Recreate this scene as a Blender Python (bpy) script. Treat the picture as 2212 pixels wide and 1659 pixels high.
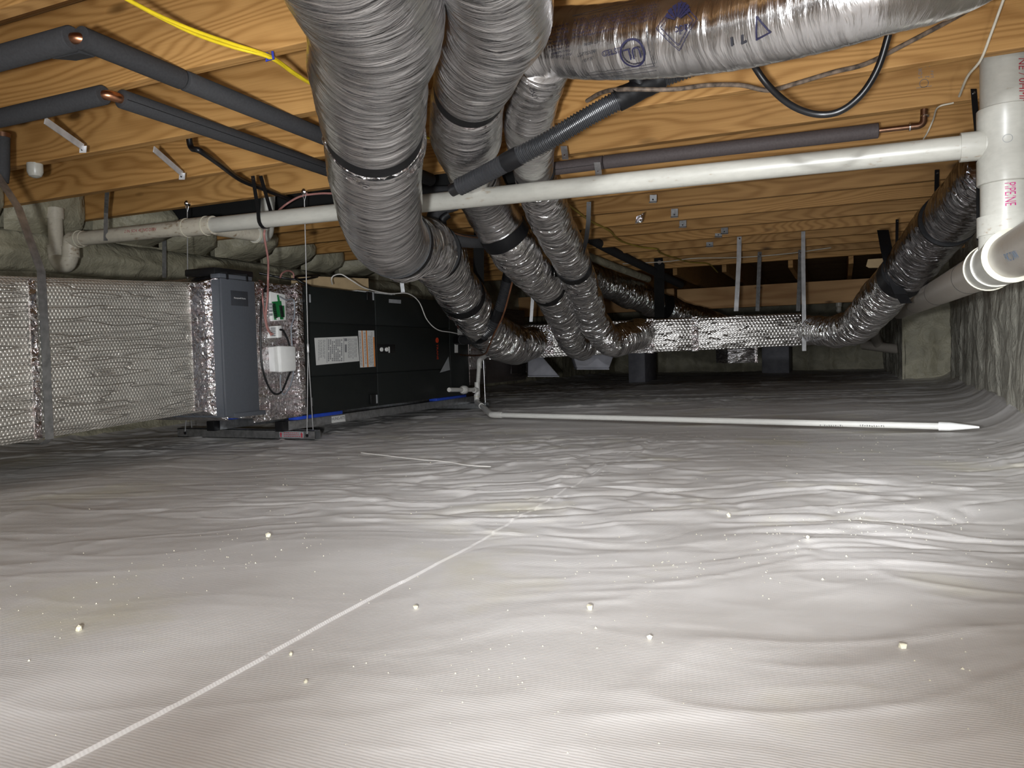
import bpy, bmesh, math, random
import numpy as np
from mathutils import Vector, Matrix

# ------------------------------------------------------------------ reset
for o in list(bpy.data.objects):
    bpy.data.objects.remove(o)
SC = bpy.context.scene
COL = SC.collection
random.seed(7)
RNG = np.random.RandomState(11)

# ------------------------------------------------------------------ camera
FPX = 1655.0          # focal length in pixels of a 2212 x 1659 frame
CAM_H = 0.36
YAW, PITCH, ROLL = math.radians(23.33), math.radians(2.18), math.radians(1.56)
_F0 = np.array([-math.sin(YAW), math.cos(YAW), 0.0])
_Z = np.array([0, 0, 1.0])
FW = math.cos(PITCH) * _F0 - math.sin(PITCH) * _Z
_R = np.array([math.cos(YAW), math.sin(YAW), 0.0])
_U = np.cross(_R, FW)
RT = math.cos(ROLL) * _R - math.sin(ROLL) * _U
UP = math.cos(ROLL) * _U + math.sin(ROLL) * _R
CP = np.array([0, 0, CAM_H])
cd = bpy.data.cameras.new('camera')
cam = bpy.data.objects.new('camera', cd)
COL.objects.link(cam)
M = Matrix.Identity(4)
for i in range(3):
    M[i][0], M[i][1], M[i][2], M[i][3] = RT[i], UP[i], -FW[i], CP[i]
cam.matrix_world = M
cd.sensor_width = 36.0
cd.lens = 36.0 * FPX / 2212.0
cd.clip_start = 0.02
SC.camera = cam

# ------------------------------------------------------------------ world, lamps, added fill lights, exposure
w = bpy.data.worlds.new('world')
SC.world = w
w.use_nodes = True
w.node_tree.nodes['Background'].inputs[0].default_value = (0.5, 0.55, 0.6, 1)
w.node_tree.nodes['Background'].inputs[1].default_value = 0.02


def lamp(name, kind, loc, target, power, col=(1, 1, 1), **kw):
    l = bpy.data.lights.new(name, kind)
    l.energy = power
    l.color = col
    for k, v in kw.items():
        setattr(l, k, v)
    o = bpy.data.objects.new(name, l)
    COL.objects.link(o)
    o.location = loc
    d = Vector(target) - Vector(loc)
    o.rotation_euler = d.to_track_quat('-Z', 'Y').to_euler()
    return o


LAMP = (-0.05, -0.16, 0.30)
COOL = (0.95, 0.975, 1.0)
lamp('flood_lamp', 'POINT', (0.24, -0.22, 0.34), (0, 3, 0.5), 19, COOL, shadow_soft_size=0.03)
lamp('beam_lamp', 'SPOT', LAMP, (-1.1, 4.0, 1.0), 165, COOL,
     spot_size=math.radians(76), spot_blend=1.0, shadow_soft_size=0.03)
lamp('left_fill_light', 'SPOT', LAMP, (-3.0, 2.4, 0.70), 150, COOL,
     spot_size=math.radians(58), spot_blend=1.0, shadow_soft_size=0.03)  # added unseen fill, brightens the left floor and wall
lamp('right_wall_fill', 'SPOT', (-0.30, -0.2, 0.36), (0.80, 5.0, 0.10), 430, COOL,
     spot_size=math.radians(26), spot_blend=1.0, shadow_soft_size=0.04)  # extra unseen spot, added to lift the dark right foam wall
lamp('floor_fill_light', 'SPOT', (-0.05, -0.3, 1.0), (-1.0, 4.6, 0.28), 170, COOL,
     spot_size=math.radians(68), spot_blend=1.0, shadow_soft_size=0.05)  # unseen source added under the joists to lighten the middle floor
lamp('rear_fill_light', 'AREA', (0.0, -1.5, 0.50), (-0.6, 2.5, 0.75), 14, COOL, shape='DISK', size=0.45)  # soft fill disk added out of view behind the camera

SC.view_settings.view_transform = 'Standard'
SC.view_settings.look = 'None'
SC.view_settings.gamma = 1.0
SC.view_settings.use_curve_mapping = False
SC.view_settings.exposure = 0.0


# ------------------------------------------------------------------ locating helpers
def ray(px, py):
    return FW + (px - 1106) / FPX * RT - (py - 829.5) / FPX * UP


def at(px, py, d):
    return CP + ray(px, py) * d


def on(px, py, ax, v):
    r = ray(px, py)
    return CP + r * ((v - CP[ax]) / r[ax])


def onplane(px, py, p0, n):
    r = ray(px, py)
    return CP + r * (np.dot(np.array(p0) - CP, n) / np.dot(r, n))


def proj(p):
    q = np.asarray(p) - CP
    d = q @ FW
    return 1106 + FPX * (q @ RT) / d, 829.5 - FPX * (q @ UP) / d


# ------------------------------------------------------------------ noise
def vnoise(x, y, seed=0, px=None):
    rs = np.random.RandomState(seed)
    n = 256
    T = rs.rand(n, n)
    x = np.asarray(x, float)
    y = np.asarray(y, float)
    xi = np.floor(x).astype(int)
    yi = np.floor(y).astype(int)
    fx = x - xi
    fy = y - yi
    fx = fx * fx * fx * (fx * (fx * 6 - 15) + 10)
    fy = fy * fy * fy * (fy * (fy * 6 - 15) + 10)
    p = px or n
    a, b = xi % p, (xi + 1) % p
    c, d = yi % n, (yi + 1) % n
    return (T[a, c] * (1 - fx) + T[b, c] * fx) * (1 - fy) + (T[a, d] * (1 - fx) + T[b, d] * fx) * fy


def ridged(x, y, seed=0, px=None):
    return 1 - np.abs(2 * vnoise(x, y, seed, px) - 1)


def fbm(x, y, seed=0, oct=3):
    s = 0
    a = 0.5
    for i in range(oct):
        s = s + a * (vnoise(x * 2 ** i, y * 2 ** i, seed + i) - 0.5)
        a *= 0.5
    return s


# ------------------------------------------------------------------ materials
def newmat(name):
    m = bpy.data.materials.new(name)
    m.use_nodes = True
    nt = m.node_tree
    nt.nodes.clear()
    out = nt.nodes.new('ShaderNodeOutputMaterial')
    b = nt.nodes.new('ShaderNodeBsdfPrincipled')
    nt.links.new(b.outputs[0], out.inputs[0])
    return m, nt, b


def nd(nt, typ, ins=None, **kw):
    n = nt.nodes.new('ShaderNode' + typ)
    for k, v in kw.items():
        setattr(n, k, v)
    for k, v in (ins or {}).items():
        if hasattr(v, 'is_output'):
            nt.links.new(v, n.inputs[k])
        else:
            n.inputs[k].default_value = v
    return n


def mapped(nt, src, scale):
    return nd(nt, 'Mapping', {'Vector': src, 'Scale': scale}).outputs[0]


def ramp(nt, fac, stops):
    r = nd(nt, 'ValToRGB', {'Fac': fac})
    els = r.color_ramp.elements
    els[0].position, els[0].color = stops[0][0], (*stops[0][1], 1)
    els[1].position, els[1].color = stops[-1][0], (*stops[-1][1], 1)
    for p, c in stops[1:-1]:
        e = els.new(p)
        e.color = (*c, 1)
    return r.outputs[0]


def bump(nt, b, h, strength=0.5, dist=0.002, normal=None):
    ins = {'Height': h, 'Strength': strength, 'Distance': dist}
    if normal is not None:
        ins['Normal'] = normal
    n = nd(nt, 'Bump', ins)
    nt.links.new(n.outputs[0], b.inputs['Normal'])
    return n.outputs[0]


def setp(b, **kw):
    for k, v in kw.items():
        k = k.replace('_', ' ')
        if isinstance(v, tuple):
            v = (*v, 1) if len(v) == 3 else v
        b.inputs[k].default_value = v


def plain(name, col, rough=0.5, metal=0.0, var=0.12, scale=30.0, bs=0.15, spec=0.5):
    m, nt, b = newmat(name)
    tc = nd(nt, 'TexCoord').outputs['Object']
    n = nd(nt, 'TexNoise', {'Vector': tc, 'Scale': scale, 'Detail': 4.0})
    lo = tuple(c * (1 - var) for c in col)
    hi = tuple(min(1, c * (1 + var)) for c in col)
    nt.links.new(ramp(nt, n.outputs[0], [(0.3, lo), (0.7, hi)]), b.inputs['Base Color'])
    setp(b, Roughness=rough, Metallic=metal)
    b.inputs['Specular IOR Level'].default_value = spec
    if bs:
        bump(nt, b, n.outputs[0], bs, 0.001)
    return m


def mat_wood(name, dark, light, rough=0.6, amp=30.0):
    m, nt, b = newmat(name)
    tc = nd(nt, 'TexCoord').outputs['Object']
    oi = nd(nt, 'ObjectInfo')
    off = nd(nt, 'CombineXYZ', {0: oi.outputs['Random'], 1: oi.outputs['Random'], 2: oi.outputs['Random']})
    offs = nd(nt, 'VectorMath', {0: off.outputs[0], 'Scale': 37.0}, operation='SCALE')
    p = nd(nt, 'VectorMath', {0: tc, 1: offs.outputs[0]}, operation='ADD').outputs[0]
    big = nd(nt, 'TexNoise', {'Vector': mapped(nt, p, (0.7, 5.0, 5.0)), 'Scale': 1.0, 'Detail': 2.5, 'Roughness': 0.35})
    k = nd(nt, 'Math', {0: big.outputs[0], 1: amp * 6.28}, operation='MULTIPLY')
    s = nd(nt, 'Math', {0: k.outputs[0]}, operation='SINE')
    s1 = nd(nt, 'Math', {0: s.outputs[0], 1: 0.5, 2: 0.5}, operation='MULTIPLY_ADD')
    fine = nd(nt, 'TexNoise', {'Vector': mapped(nt, p, (6.0, 220.0, 220.0)), 'Scale': 1.0, 'Detail': 3.0})
    tone = nd(nt, 'TexNoise', {'Vector': mapped(nt, p, (1.4, 3.0, 3.0)), 'Scale': 1.0, 'Detail': 2.0})
    # knots
    vor = nd(nt, 'TexVoronoi', {'Vector': mapped(nt, p, (2.6, 7.0, 7.0)), 'Scale': 1.0, 'Randomness': 1.0})
    kn = nd(nt, 'MapRange', {'Value': vor.outputs['Distance'], 'From Min': 0.05, 'From Max': 0.14, 'To Min': 1.0, 'To Max': 0.0})
    s1 = nd(nt, 'Math', {0: s1.outputs[0], 1: 1.8}, operation='POWER')
    a = nd(nt, 'Math', {0: s1.outputs[0], 1: 0.36}, operation='MULTIPLY')
    a = nd(nt, 'Math', {0: fine.outputs[0], 1: 0.35, 2: a.outputs[0]}, operation='MULTIPLY_ADD')
    a = nd(nt, 'Math', {0: tone.outputs[0], 1: 0.45, 2: a.outputs[0]}, operation='MULTIPLY_ADD')
    c = ramp(nt, a.outputs[0], [(0.28, light), (0.92, dark)])
    mix = nd(nt, 'MixRGB', {'Fac': kn.outputs[0], 'Color1': c, 'Color2': tuple(x * 0.35 for x in dark) + (1,)})
    hv = nd(nt, 'Math', {0: oi.outputs['Random'], 1: 0.35, 2: 0.82}, operation='MULTIPLY_ADD')
    hsv = nd(nt, 'HueSaturation', {'Color': mix.outputs[0], 'Value': hv.outputs[0]})
    nt.links.new(hsv.outputs[0], b.inputs['Base Color'])
    setp(b, Roughness=rough)
    b.inputs['Specular IOR Level'].default_value = 0.35
    bump(nt, b, fine.outputs[0], 0.25, 0.0012)
    return m


def mat_foil(name, col=(0.84, 0.83, 0.83), rough=0.18, su=16.0, sv=150.0, st=0.8, su2=6.0, sv2=38.0, dist=0.0045):
    """crinkled aluminium jacket, creases run round the tube (uv in metres)"""
    m, nt, b = newmat(name)
    uv = nd(nt, 'TexCoord').outputs['UV']
    warp = nd(nt, 'TexNoise', {'Vector': mapped(nt, uv, (9, 14, 1)), 'Scale': 1.0, 'Detail': 3.0})
    wv = nd(nt, 'VectorMath', {0: warp.outputs['Color'], 'Scale': 0.03}, operation='SCALE')
    p = nd(nt, 'VectorMath', {0: uv, 1: wv.outputs[0]}, operation='ADD').outputs[0]
    n1 = nd(nt, 'TexNoise', {'Vector': mapped(nt, p, (su, sv, 1)), 'Scale': 1.0, 'Detail': 4.0, 'Roughness': 0.65})
    n2 = nd(nt, 'TexNoise', {'Vector': mapped(nt, p, (su2, sv2, 1)), 'Scale': 1.0, 'Detail': 2.0, 'Distortion': 0.6})
    vo = nd(nt, 'TexVoronoi', {'Vector': mapped(nt, p, (su2 * 1.7, sv2 * 1.3, 1)), 'Scale': 1.0, 'Randomness': 1.0})
    h = nd(nt, 'Math', {0: n2.outputs[0], 1: 2.2, 2: n1.outputs[0]}, operation='MULTIPLY_ADD')
    h = nd(nt, 'Math', {0: vo.outputs['Distance'], 1: 1.0, 2: h.outputs[0]}, operation='MULTIPLY_ADD')
    bump(nt, b, h.outputs[0], st, dist)
    t = nd(nt, 'TexNoise', {'Vector': mapped(nt, uv, (12, 12, 1)), 'Scale': 1.0, 'Detail': 3.0})
    nt.links.new(ramp(nt, t.outputs[0], [(0.35, tuple(c * 0.82 for c in col)), (0.7, col)]), b.inputs['Base Color'])
    rr = nd(nt, 'MapRange', {'Value': t.outputs[0], 'To Min': rough * 0.75, 'To Max': rough * 1.35})
    nt.links.new(rr.outputs[0], b.inputs['Roughness'])
    setp(b, Metallic=1.0)
    return m


def mat_bubble(name, pitch=0.0125, col=(0.74, 0.72, 0.69), rough=0.3, st=0.7, metal=1.0):
    """foil-faced bubble wrap: hexagonal bubbles plus creases (uv in metres)"""
    m, nt, b = newmat(name)
    uv = nd(nt, 'TexCoord').outputs['UV']
    k = 2 * math.pi / (pitch * 0.866)
    tot = None
    for a in (90, 210, 330):
        v = (k * math.cos(math.radians(a)), k * math.sin(math.radians(a)), 0)
        d = nd(nt, 'VectorMath', {0: uv, 1: v}, operation='DOT_PRODUCT')
        c = nd(nt, 'Math', {0: d.outputs['Value']}, operation='COSINE')
        tot = c if tot is None else nd(nt, 'Math', {0: tot.outputs[0], 1: c.outputs[0]}, operation='ADD')
    hx = nd(nt, 'MapRange', {'Value': tot.outputs[0], 'From Min': -1.5, 'From Max': 1.5})
    cr = nd(nt, 'TexNoise', {'Vector': mapped(nt, uv, (9, 70, 1)), 'Scale': 1.0, 'Detail': 3.0, 'Distortion': 0.5})
    big = nd(nt, 'TexNoise', {'Vector': uv, 'Scale': 7.0, 'Detail': 2.0})
    h = nd(nt, 'Math', {0: cr.outputs[0], 1: 1.5, 2: hx.outputs[0]}, operation='MULTIPLY_ADD')
    h = nd(nt, 'Math', {0: big.outputs[0], 1: 3.0, 2: h.outputs[0]}, operation='MULTIPLY_ADD')
    fo = nd(nt, 'TexNoise', {'Vector': mapped(nt, uv, (3.0, 34, 1)), 'Scale': 1.0, 'Detail': 1.0})
    fa = nd(nt, 'Math', {0: fo.outputs[0], 1: 0.5}, operation='SUBTRACT')
    fb = nd(nt, 'Math', {0: fa.outputs[0]}, operation='ABSOLUTE')
    fold = nd(nt, 'MapRange', {'Value': fb.outputs[0], 'From Min': 0.0, 'From Max': 0.02, 'To Min': -2.5, 'To Max': 0.0})
    h = nd(nt, 'Math', {0: h.outputs[0], 1: fold.outputs[0]}, operation='ADD')
    bump(nt, b, h.outputs[0], st, 0.0022)
    nt.links.new(ramp(nt, big.outputs[0], [(0.35, tuple(c * 0.82 for c in col)), (0.7, col)]), b.inputs['Base Color'])
    setp(b, Roughness=rough, Metallic=metal)
    return m


def mat_tape(name, col=(0.82, 0.80, 0.81), rough=0.16):
    m, nt, b = newmat(name)
    tc = nd(nt, 'TexCoord').outputs['Object']
    n = nd(nt, 'TexNoise', {'Vector': tc, 'Scale': 60.0, 'Detail': 3.0, 'Distortion': 1.0})
    n2 = nd(nt, 'TexNoise', {'Vector': tc, 'Scale': 14.0, 'Detail': 2.0})
    h = nd(nt, 'Math', {0: n2.outputs[0], 1: 3.0, 2: n.outputs[0]}, operation='MULTIPLY_ADD')
    bump(nt, b, h.outputs[0], 1.0, 0.011)
    pk = nd(nt, 'TexNoise', {'Vector': mapped(nt, tc, (10, 10, 60)), 'Scale': 1.0, 'Detail': 3.0})
    nt.links.new(ramp(nt, pk.outputs[0], [(0.40, (0.76, 0.67, 0.68)), (0.50, col)]), b.inputs['Base Color'])
    setp(b, Roughness=rough, Metallic=1.0)
    return m


def mat_pvc(name, col=(0.56, 0.55, 0.495), dirt=0.35):
    m, nt, b = newmat(name)
    tc = nd(nt, 'TexCoord').outputs['Object']
    n = nd(nt, 'TexNoise', {'Vector': tc, 'Scale': 5.0, 'Detail': 6.0, 'Roughness': 0.7})
    sp = nd(nt, 'TexNoise', {'Vector': mapped(nt, tc, (30, 90, 90)), 'Scale': 1.0, 'Detail': 4.0})
    s = nd(nt, 'Math', {0: n.outputs[0], 1: 0.6}, operation='MULTIPLY')
    s = nd(nt, 'Math', {0: sp.outputs[0], 1: 0.4, 2: s.outputs[0]}, operation='MULTIPLY_ADD')
    hi = 0.575 + (1 - dirt) * 0.13
    nt.links.new(ramp(nt, s.outputs[0], [(0.40, col), (hi - 0.08, tuple(c * 0.9 for c in col)), (hi, (0.33, 0.24, 0.15))]),
                 b.inputs['Base Color'])
    setp(b, Roughness=0.32)
    bump(nt, b, sp.outputs[0], 0.05, 0.001)
    return m


def mat_foam(name, col):
    m, nt, b = newmat(name)
    tc = nd(nt, 'TexCoord').outputs['Object']
    n = nd(nt, 'TexNoise', {'Vector': tc, 'Scale': 9.0, 'Detail': 5.0, 'Distortion': 0.7})
    n2 = nd(nt, 'TexNoise', {'Vector': tc, 'Scale': 70.0, 'Detail': 3.0})
    h = nd(nt, 'Math', {0: n.outputs[0], 1: 5.0, 2: n2.outputs[0]}, operation='MULTIPLY_ADD')
    bump(nt, b, h.outputs[0], 0.6, 0.008)
    nt.links.new(ramp(nt, n.outputs[0], [(0.3, tuple(c * 0.75 for c in col)), (0.7, tuple(c * 1.1 for c in col))]), b.inputs['Base Color'])
    setp(b, Roughness=0.5)
    return m


def mat_floor(name):
    m, nt, b = newmat(name)
    tc = nd(nt, 'TexCoord').outputs['Object']
    wv = nd(nt, 'TexWave', {'Vector': tc, 'Scale': 68.0, 'Distortion': 1.2, 'Detail': 2.0, 'Detail Scale': 3.0},
            wave_type='BANDS', bands_direction='Y', wave_profile='SIN')
    wx = nd(nt, 'TexWave', {'Vector': tc, 'Scale': 110.0, 'Distortion': 1.0, 'Detail': 1.0},
            wave_type='BANDS', bands_direction='X', wave_profile='SIN')
    cr = nd(nt, 'TexNoise', {'Vector': mapped(nt, tc, (16, 26, 10)), 'Scale': 1.0, 'Detail': 4.0})
    h = nd(nt, 'Math', {0: wx.outputs['Fac'], 1: 0.25, 2: wv.outputs['Fac']}, operation='MULTIPLY_ADD')
    h = nd(nt, 'Math', {0: cr.outputs[0], 1: 4.0, 2: h.outputs[0]}, operation='MULTIPLY_ADD')
    bump(nt, b, h.outputs[0], 0.2, 0.0006)
    st = nd(nt, 'TexNoise', {'Vector': tc, 'Scale': 2.2, 'Detail': 4.0, 'Roughness': 0.6})
    c = ramp(nt, st.outputs[0], [(0.30, (0.66, 0.635, 0.61)), (0.55, (0.76, 0.74, 0.725)), (0.68, (0.74, 0.71, 0.62)), (0.8, (0.70, 0.65, 0.50))])
    nt.links.new(c, b.inputs['Base Color'])
    setp(b, Roughness=0.46)
    b.inputs['Specular IOR Level'].default_value = 0.4
    return m


MT = {}
MT['joist'] = mat_wood('joist_fir', (0.32, 0.155, 0.042), (0.56, 0.312, 0.108))
MT['girder'] = mat_wood('girder_pine', (0.42, 0.2, 0.07), (0.7, 0.42, 0.19), amp=5)
MT['deck'] = mat_wood('subfloor_board', (0.25, 0.13, 0.05), (0.45, 0.28, 0.13))
MT['foil'] = mat_foil('foil_jacket')
MT['foil_smooth'] = mat_foil('foil_jacket_taut', su=10, sv=110, su2=4, sv2=24, st=0.45, rough=0.2)
MT['foil_far'] = mat_foil('foil_jacket_loose', su=13, sv=70, su2=9, sv2=32, st=1.0, dist=0.012, rough=0.11)
MT['foil_dark'] = mat_foil('foil_jacket_dark_reflection', col=(0.42, 0.41, 0.42), su=13, sv=70, su2=9, sv2=32, st=1.0, dist=0.011, rough=0.11)  # silver foil with the right duct's dark reflections put into its colour
MT['bubble'] = mat_bubble('bubble_foil', col=(0.78, 0.755, 0.69), rough=0.42, metal=0.75, st=0.9)
MT['bubble_small'] = mat_bubble('bubble_foil_trunk', pitch=0.022, rough=0.30, st=1.0)
MT['tape'] = mat_tape('foil_tape')
MT['pvc'] = mat_pvc('pvc_white')
MT['pvc_dirty'] = mat_pvc('pvc_soiled', (0.66, 0.61, 0.50), 0.62)
MT['pvc_grey'] = mat_pvc('pvc_grey_drain', (0.42, 0.38, 0.33), 0.2)
MT['pvc_clean'] = mat_pvc('pvc_clean', (0.74, 0.73, 0.69), 0.0)
MT['cement'] = plain('solvent_cement_rim', (0.60, 0.57, 0.46), 0.4)
MT['foam'] = mat_foam('spray_foam', (0.43, 0.40, 0.29))
MT['foam_grey'] = mat_foam('spray_foam_grey', (0.56, 0.54, 0.46))
MT['floor'] = mat_floor('vapour_barrier')
MT['unit'] = plain('unit_charcoal_shell', (0.008, 0.0105, 0.010), 0.5, var=0.1, scale=60, bs=0.05)
MT['unit_black'] = plain('unit_black_plastic', (0.006, 0.006, 0.006), 0.4, bs=0.05)
MT['filter'] = plain('filter_grey_paint', (0.085, 0.093, 0.108), 0.45, scale=120, var=0.05, bs=0.05)
MT['filter_dark'] = plain('badge_dark_grey', (0.035, 0.038, 0.045), 0.5, bs=0)
MT['galv'] = plain('galvanised_steel', (0.46, 0.47, 0.48), 0.38, metal=0.9, var=0.25, scale=45)
MT['steel'] = plain('bright_steel', (0.75, 0.75, 0.76), 0.22, metal=1.0, var=0.1)
MT['strap'] = plain('bright_metal_strap', (0.62, 0.62, 0.63), 0.35, metal=0.25, var=0.2, scale=25)
MT['wire'] = plain('steel_cable', (0.62, 0.62, 0.62), 0.35, metal=0.6, scale=200)
MT['blue'] = plain('blue_pad', (0.02, 0.07, 0.5), 0.5, bs=0)
MT['rubber'] = plain('grey_pipe_insulation', (0.040, 0.040, 0.042), 0.8, scale=160, bs=0.3, spec=0.25)
MT['rubber_brown'] = plain('brown_grey_insulation', (0.095, 0.078, 0.078), 0.7, scale=160, bs=0.3)
MT['black'] = plain('black_plastic', (0.008, 0.008, 0.009), 0.35, bs=0.05)
MT['black_tape'] = plain('black_tape', (0.006, 0.006, 0.007), 0.5, scale=90, bs=0.3, spec=0.3)
MT['black_mat'] = plain('matte_black_and_bay_shade', (0.006, 0.006, 0.006), 0.9, bs=0.1)  # matte black of straps and rings, also the painted shade in the left bay
MT['conduit'] = plain('corrugated_black_sleeve', (0.03, 0.031, 0.034), 0.3, bs=0.1)
MT['copper'] = plain('copper', (0.62, 0.30, 0.17), 0.3, metal=1.0, var=0.3, scale=25)
MT['copper_old'] = plain('copper_tarnished', (0.30, 0.17, 0.11), 0.4, metal=1.0, var=0.3, scale=25)
MT['yellow'] = plain('yellow_cable', (0.80, 0.60, 0.02), 0.4, bs=0)
MT['yellow_dim'] = plain('yellow_old_cable', (0.42, 0.31, 0.05), 0.5, bs=0)
MT['pink'] = plain('pink_thermostat_wire', (0.40, 0.19, 0.17), 0.5, bs=0)
MT['white'] = plain('white_plastic', (0.80, 0.80, 0.78), 0.4, var=0.04, bs=0)
MT['white_wire'] = plain('white_wire', (0.72, 0.70, 0.66), 0.5, bs=0)
MT['cream_wire'] = plain('cream_wire', (0.74, 0.68, 0.56), 0.5, bs=0)
MT['old_cable'] = plain('old_brown_cable', (0.16, 0.12, 0.09), 0.6, var=0.7, scale=60)
MT['grey_wire'] = plain('grey_wire', (0.22, 0.24, 0.27), 0.45, bs=0)
MT['red_wire'] = plain('red_wire', (0.5, 0.03, 0.02), 0.5, bs=0)
MT['blue_clip'] = plain('blue_clip', (0.03, 0.05, 0.35), 0.4, bs=0)
MT['pcb'] = plain('green_circuit_board', (0.01, 0.16, 0.04), 0.35, var=0.3, scale=200, bs=0)
MT['paper'] = plain('white_label_paper', (0.66, 0.66, 0.64), 0.5, var=0.03, bs=0)
MT['label_grey'] = plain('grey_label_paper', (0.30, 0.31, 0.32), 0.5, var=0.1, bs=0)
MT['ink'] = plain('black_ink', (0.02, 0.02, 0.025), 0.5, bs=0)
MT['ink_grey'] = plain('grey_ink', (0.22, 0.22, 0.23), 0.5, bs=0)
MT['ink_navy'] = plain('navy_ink', (0.010, 0.009, 0.032), 0.5, bs=0)
MT['ink_magenta'] = plain('magenta_ink', (0.55, 0.04, 0.22), 0.5, bs=0)
MT['ink_red'] = plain('red_ink', (0.42, 0.04, 0.06), 0.5, bs=0)
MT['ink_blue'] = plain('blue_ink', (0.12, 0.2, 0.32), 0.5, bs=0)
MT['orange'] = plain('orange_ink', (0.75, 0.23, 0.02), 0.5, bs=0)
MT['brand_red'] = plain('brand_orange_red', (0.55, 0.05, 0.015), 0.45, bs=0)
MT['card'] = plain('cardboard', (0.40, 0.29, 0.16), 0.8, var=0.08)
MT['block'] = plain('grey_wrapped_block', (0.24, 0.24, 0.27), 0.55, var=0.2, scale=12)
MT['crumb'] = plain('foam_crumb', (0.72, 0.68, 0.53), 0.7)
MT['unlit_foil'] = mat_foil('plenum_unlit_reflection', col=(0.20, 0.17, 0.16), rough=0.4, su=8, sv=20, st=0.4)  # plenum foil, its unlit reflection painted as a dark brown base


# ------------------------------------------------------------------ mesh builder
class MB:
    def __init__(s):
        s.v, s.f, s.uv = [], [], []

    def add(s, vs, fs, uvs=None):
        k = len(s.v)
        s.v += [tuple(map(float, p)) for p in vs]
        for i, f in enumerate(fs):
            s.f.append(tuple(j + k for j in f))
            s.uv.append(uvs[i] if uvs else [(0.0, 0.0)] * len(f))
        return s

    def box(s, o, a, b, c):
        """corner o, edge vectors a, b, c; uv in metres on every face"""
        o, a, b, c = (np.array(t, float) for t in (o, a, b, c))
        P = [o, o + a, o + a + b, o + b, o + c, o + a + c, o + a + b + c, o + b + c]
        la, lb, lc = (float(np.linalg.norm(t)) for t in (a, b, c))
        fs = [(3, 2, 1, 0), (4, 5, 6, 7), (0, 1, 5, 4), (2, 3, 7, 6), (1, 2, 6, 5), (3, 0, 4, 7)]
        ab = [(0, 0), (la, 0), (la, lb), (0, lb)]
        ac = [(0, 0), (la, 0), (la, lc), (0, lc)]
        bc = [(0, 0), (lb, 0), (lb, lc), (0, lc)]
        return s.add(P, fs, [ab[::-1], ab, ac, ac, bc, bc])

    def bx(s, x0, x1, y0, y1, z0, z1):
        return s.box((x0, y0, z0), (x1 - x0, 0, 0), (0, y1 - y0, 0), (0, 0, z1 - z0))

    def hull8(s, lo, hi):
        """two quads (4 points each) joined to a solid"""
        P = list(lo) + list(hi)
        fs = [(3, 2, 1, 0), (4, 5, 6, 7)] + [(i, (i + 1) % 4, 4 + (i + 1) % 4, 4 + i) for i in range(4)]
        uv = []
        for f in fs:
            q = [np.array(P[i], float) for i in f]
            lu = float(np.linalg.norm(q[1] - q[0]))
            lv = float(np.linalg.norm(q[3] - q[0]))
            uv.append([(0, 0), (lu, 0), (lu, lv), (0, lv)])
        return s.add(P, fs, uv)

    def tube(s, pts, r, n=12, cap=True, fr0=None):
        pts = np.array(pts, float)
        rr = np.full(len(pts), r) if np.isscalar(r) else np.array(r, float)
        N, B = frames(pts)
        th = np.linspace(0, 2 * np.pi, n, endpoint=False)
        L = np.concatenate([[0], np.cumsum(np.linalg.norm(np.diff(pts, axis=0), axis=1))])
        vs = (pts[:, None] + rr[:, None, None] * (np.cos(th)[None, :, None] * N[:, None] + np.sin(th)[None, :, None] * B[:, None])).reshape(-1, 3)
        fs, uv = [], []
        m = len(pts)
        for i in range(m - 1):
            for j in range(n):
                j2 = (j + 1) % n
                fs.append((i * n + j, i * n + j2, (i + 1) * n + j2, (i + 1) * n + j))
                c = 2 * np.pi * rr[i] / n
                uv.append([(j * c, L[i]), ((j + 1) * c, L[i]), ((j + 1) * c, L[i + 1]), (j * c, L[i + 1])])
        if cap:
            fs += [tuple(range(n - 1, -1, -1)), tuple((m - 1) * n + j for j in range(n))]
            uv += [[(0, 0)] * n, [(0, 0)] * n]
        return s.add(vs, fs, uv)

    def pipe(s, p0, p1, r0, r1=None, n=24, cap=True):
        return s.tube([p0, p1], [r0, r0 if r1 is None else r1], n, cap)

    def ribbon(s, pts, wdir, width, thick=0.0012):
        """flat strap: path pts, width direction(s) wdir"""
        pts = np.array(pts, float)
        wd = np.array(wdir, float)
        if wd.ndim == 1:
            wd = np.repeat(wd[None], len(pts), 0)
        wd = wd / np.linalg.norm(wd, axis=1)[:, None]
        t = np.gradient(pts, axis=0)
        t /= np.linalg.norm(t, axis=1)[:, None]
        nn = np.cross(t, wd)
        nn /= np.linalg.norm(nn, axis=1)[:, None]
        vs = []
        for p, a, b in zip(pts, wd, nn):
            for x, y in ((-1, -1), (1, -1), (1, 1), (-1, 1)):
                vs.append(p + a * x * width / 2 + b * y * thick / 2)
        fs = []
        for i in range(len(pts) - 1):
            for j in range(4):
                j2 = (j + 1) % 4
                fs.append((4 * i + j, 4 * i + j2, 4 * i + 4 + j2, 4 * i + 4 + j))
        k = 4 * (len(pts) - 1)
        fs += [(3, 2, 1, 0), (k, k + 1, k + 2, k + 3)]
        return s.add(vs, fs)


def frames(pts):
    pts = np.asarray(pts, float)
    t = np.gradient(pts, axis=0)
    t /= np.linalg.norm(t, axis=1)[:, None] + 1e-12
    ref = np.array([0, 0, 1.0]) if abs(t[0][2]) < 0.9 else np.array([1.0, 0, 0])
    n = ref - t[0] * (ref @ t[0])
    n /= np.linalg.norm(n)
    N = [n]
    for i in range(1, len(pts)):
        n = N[-1] - t[i] * (N[-1] @ t[i])
        n /= np.linalg.norm(n) + 1e-12
        N.append(n)
    N = np.array(N)
    return N, np.cross(t, N)


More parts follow.
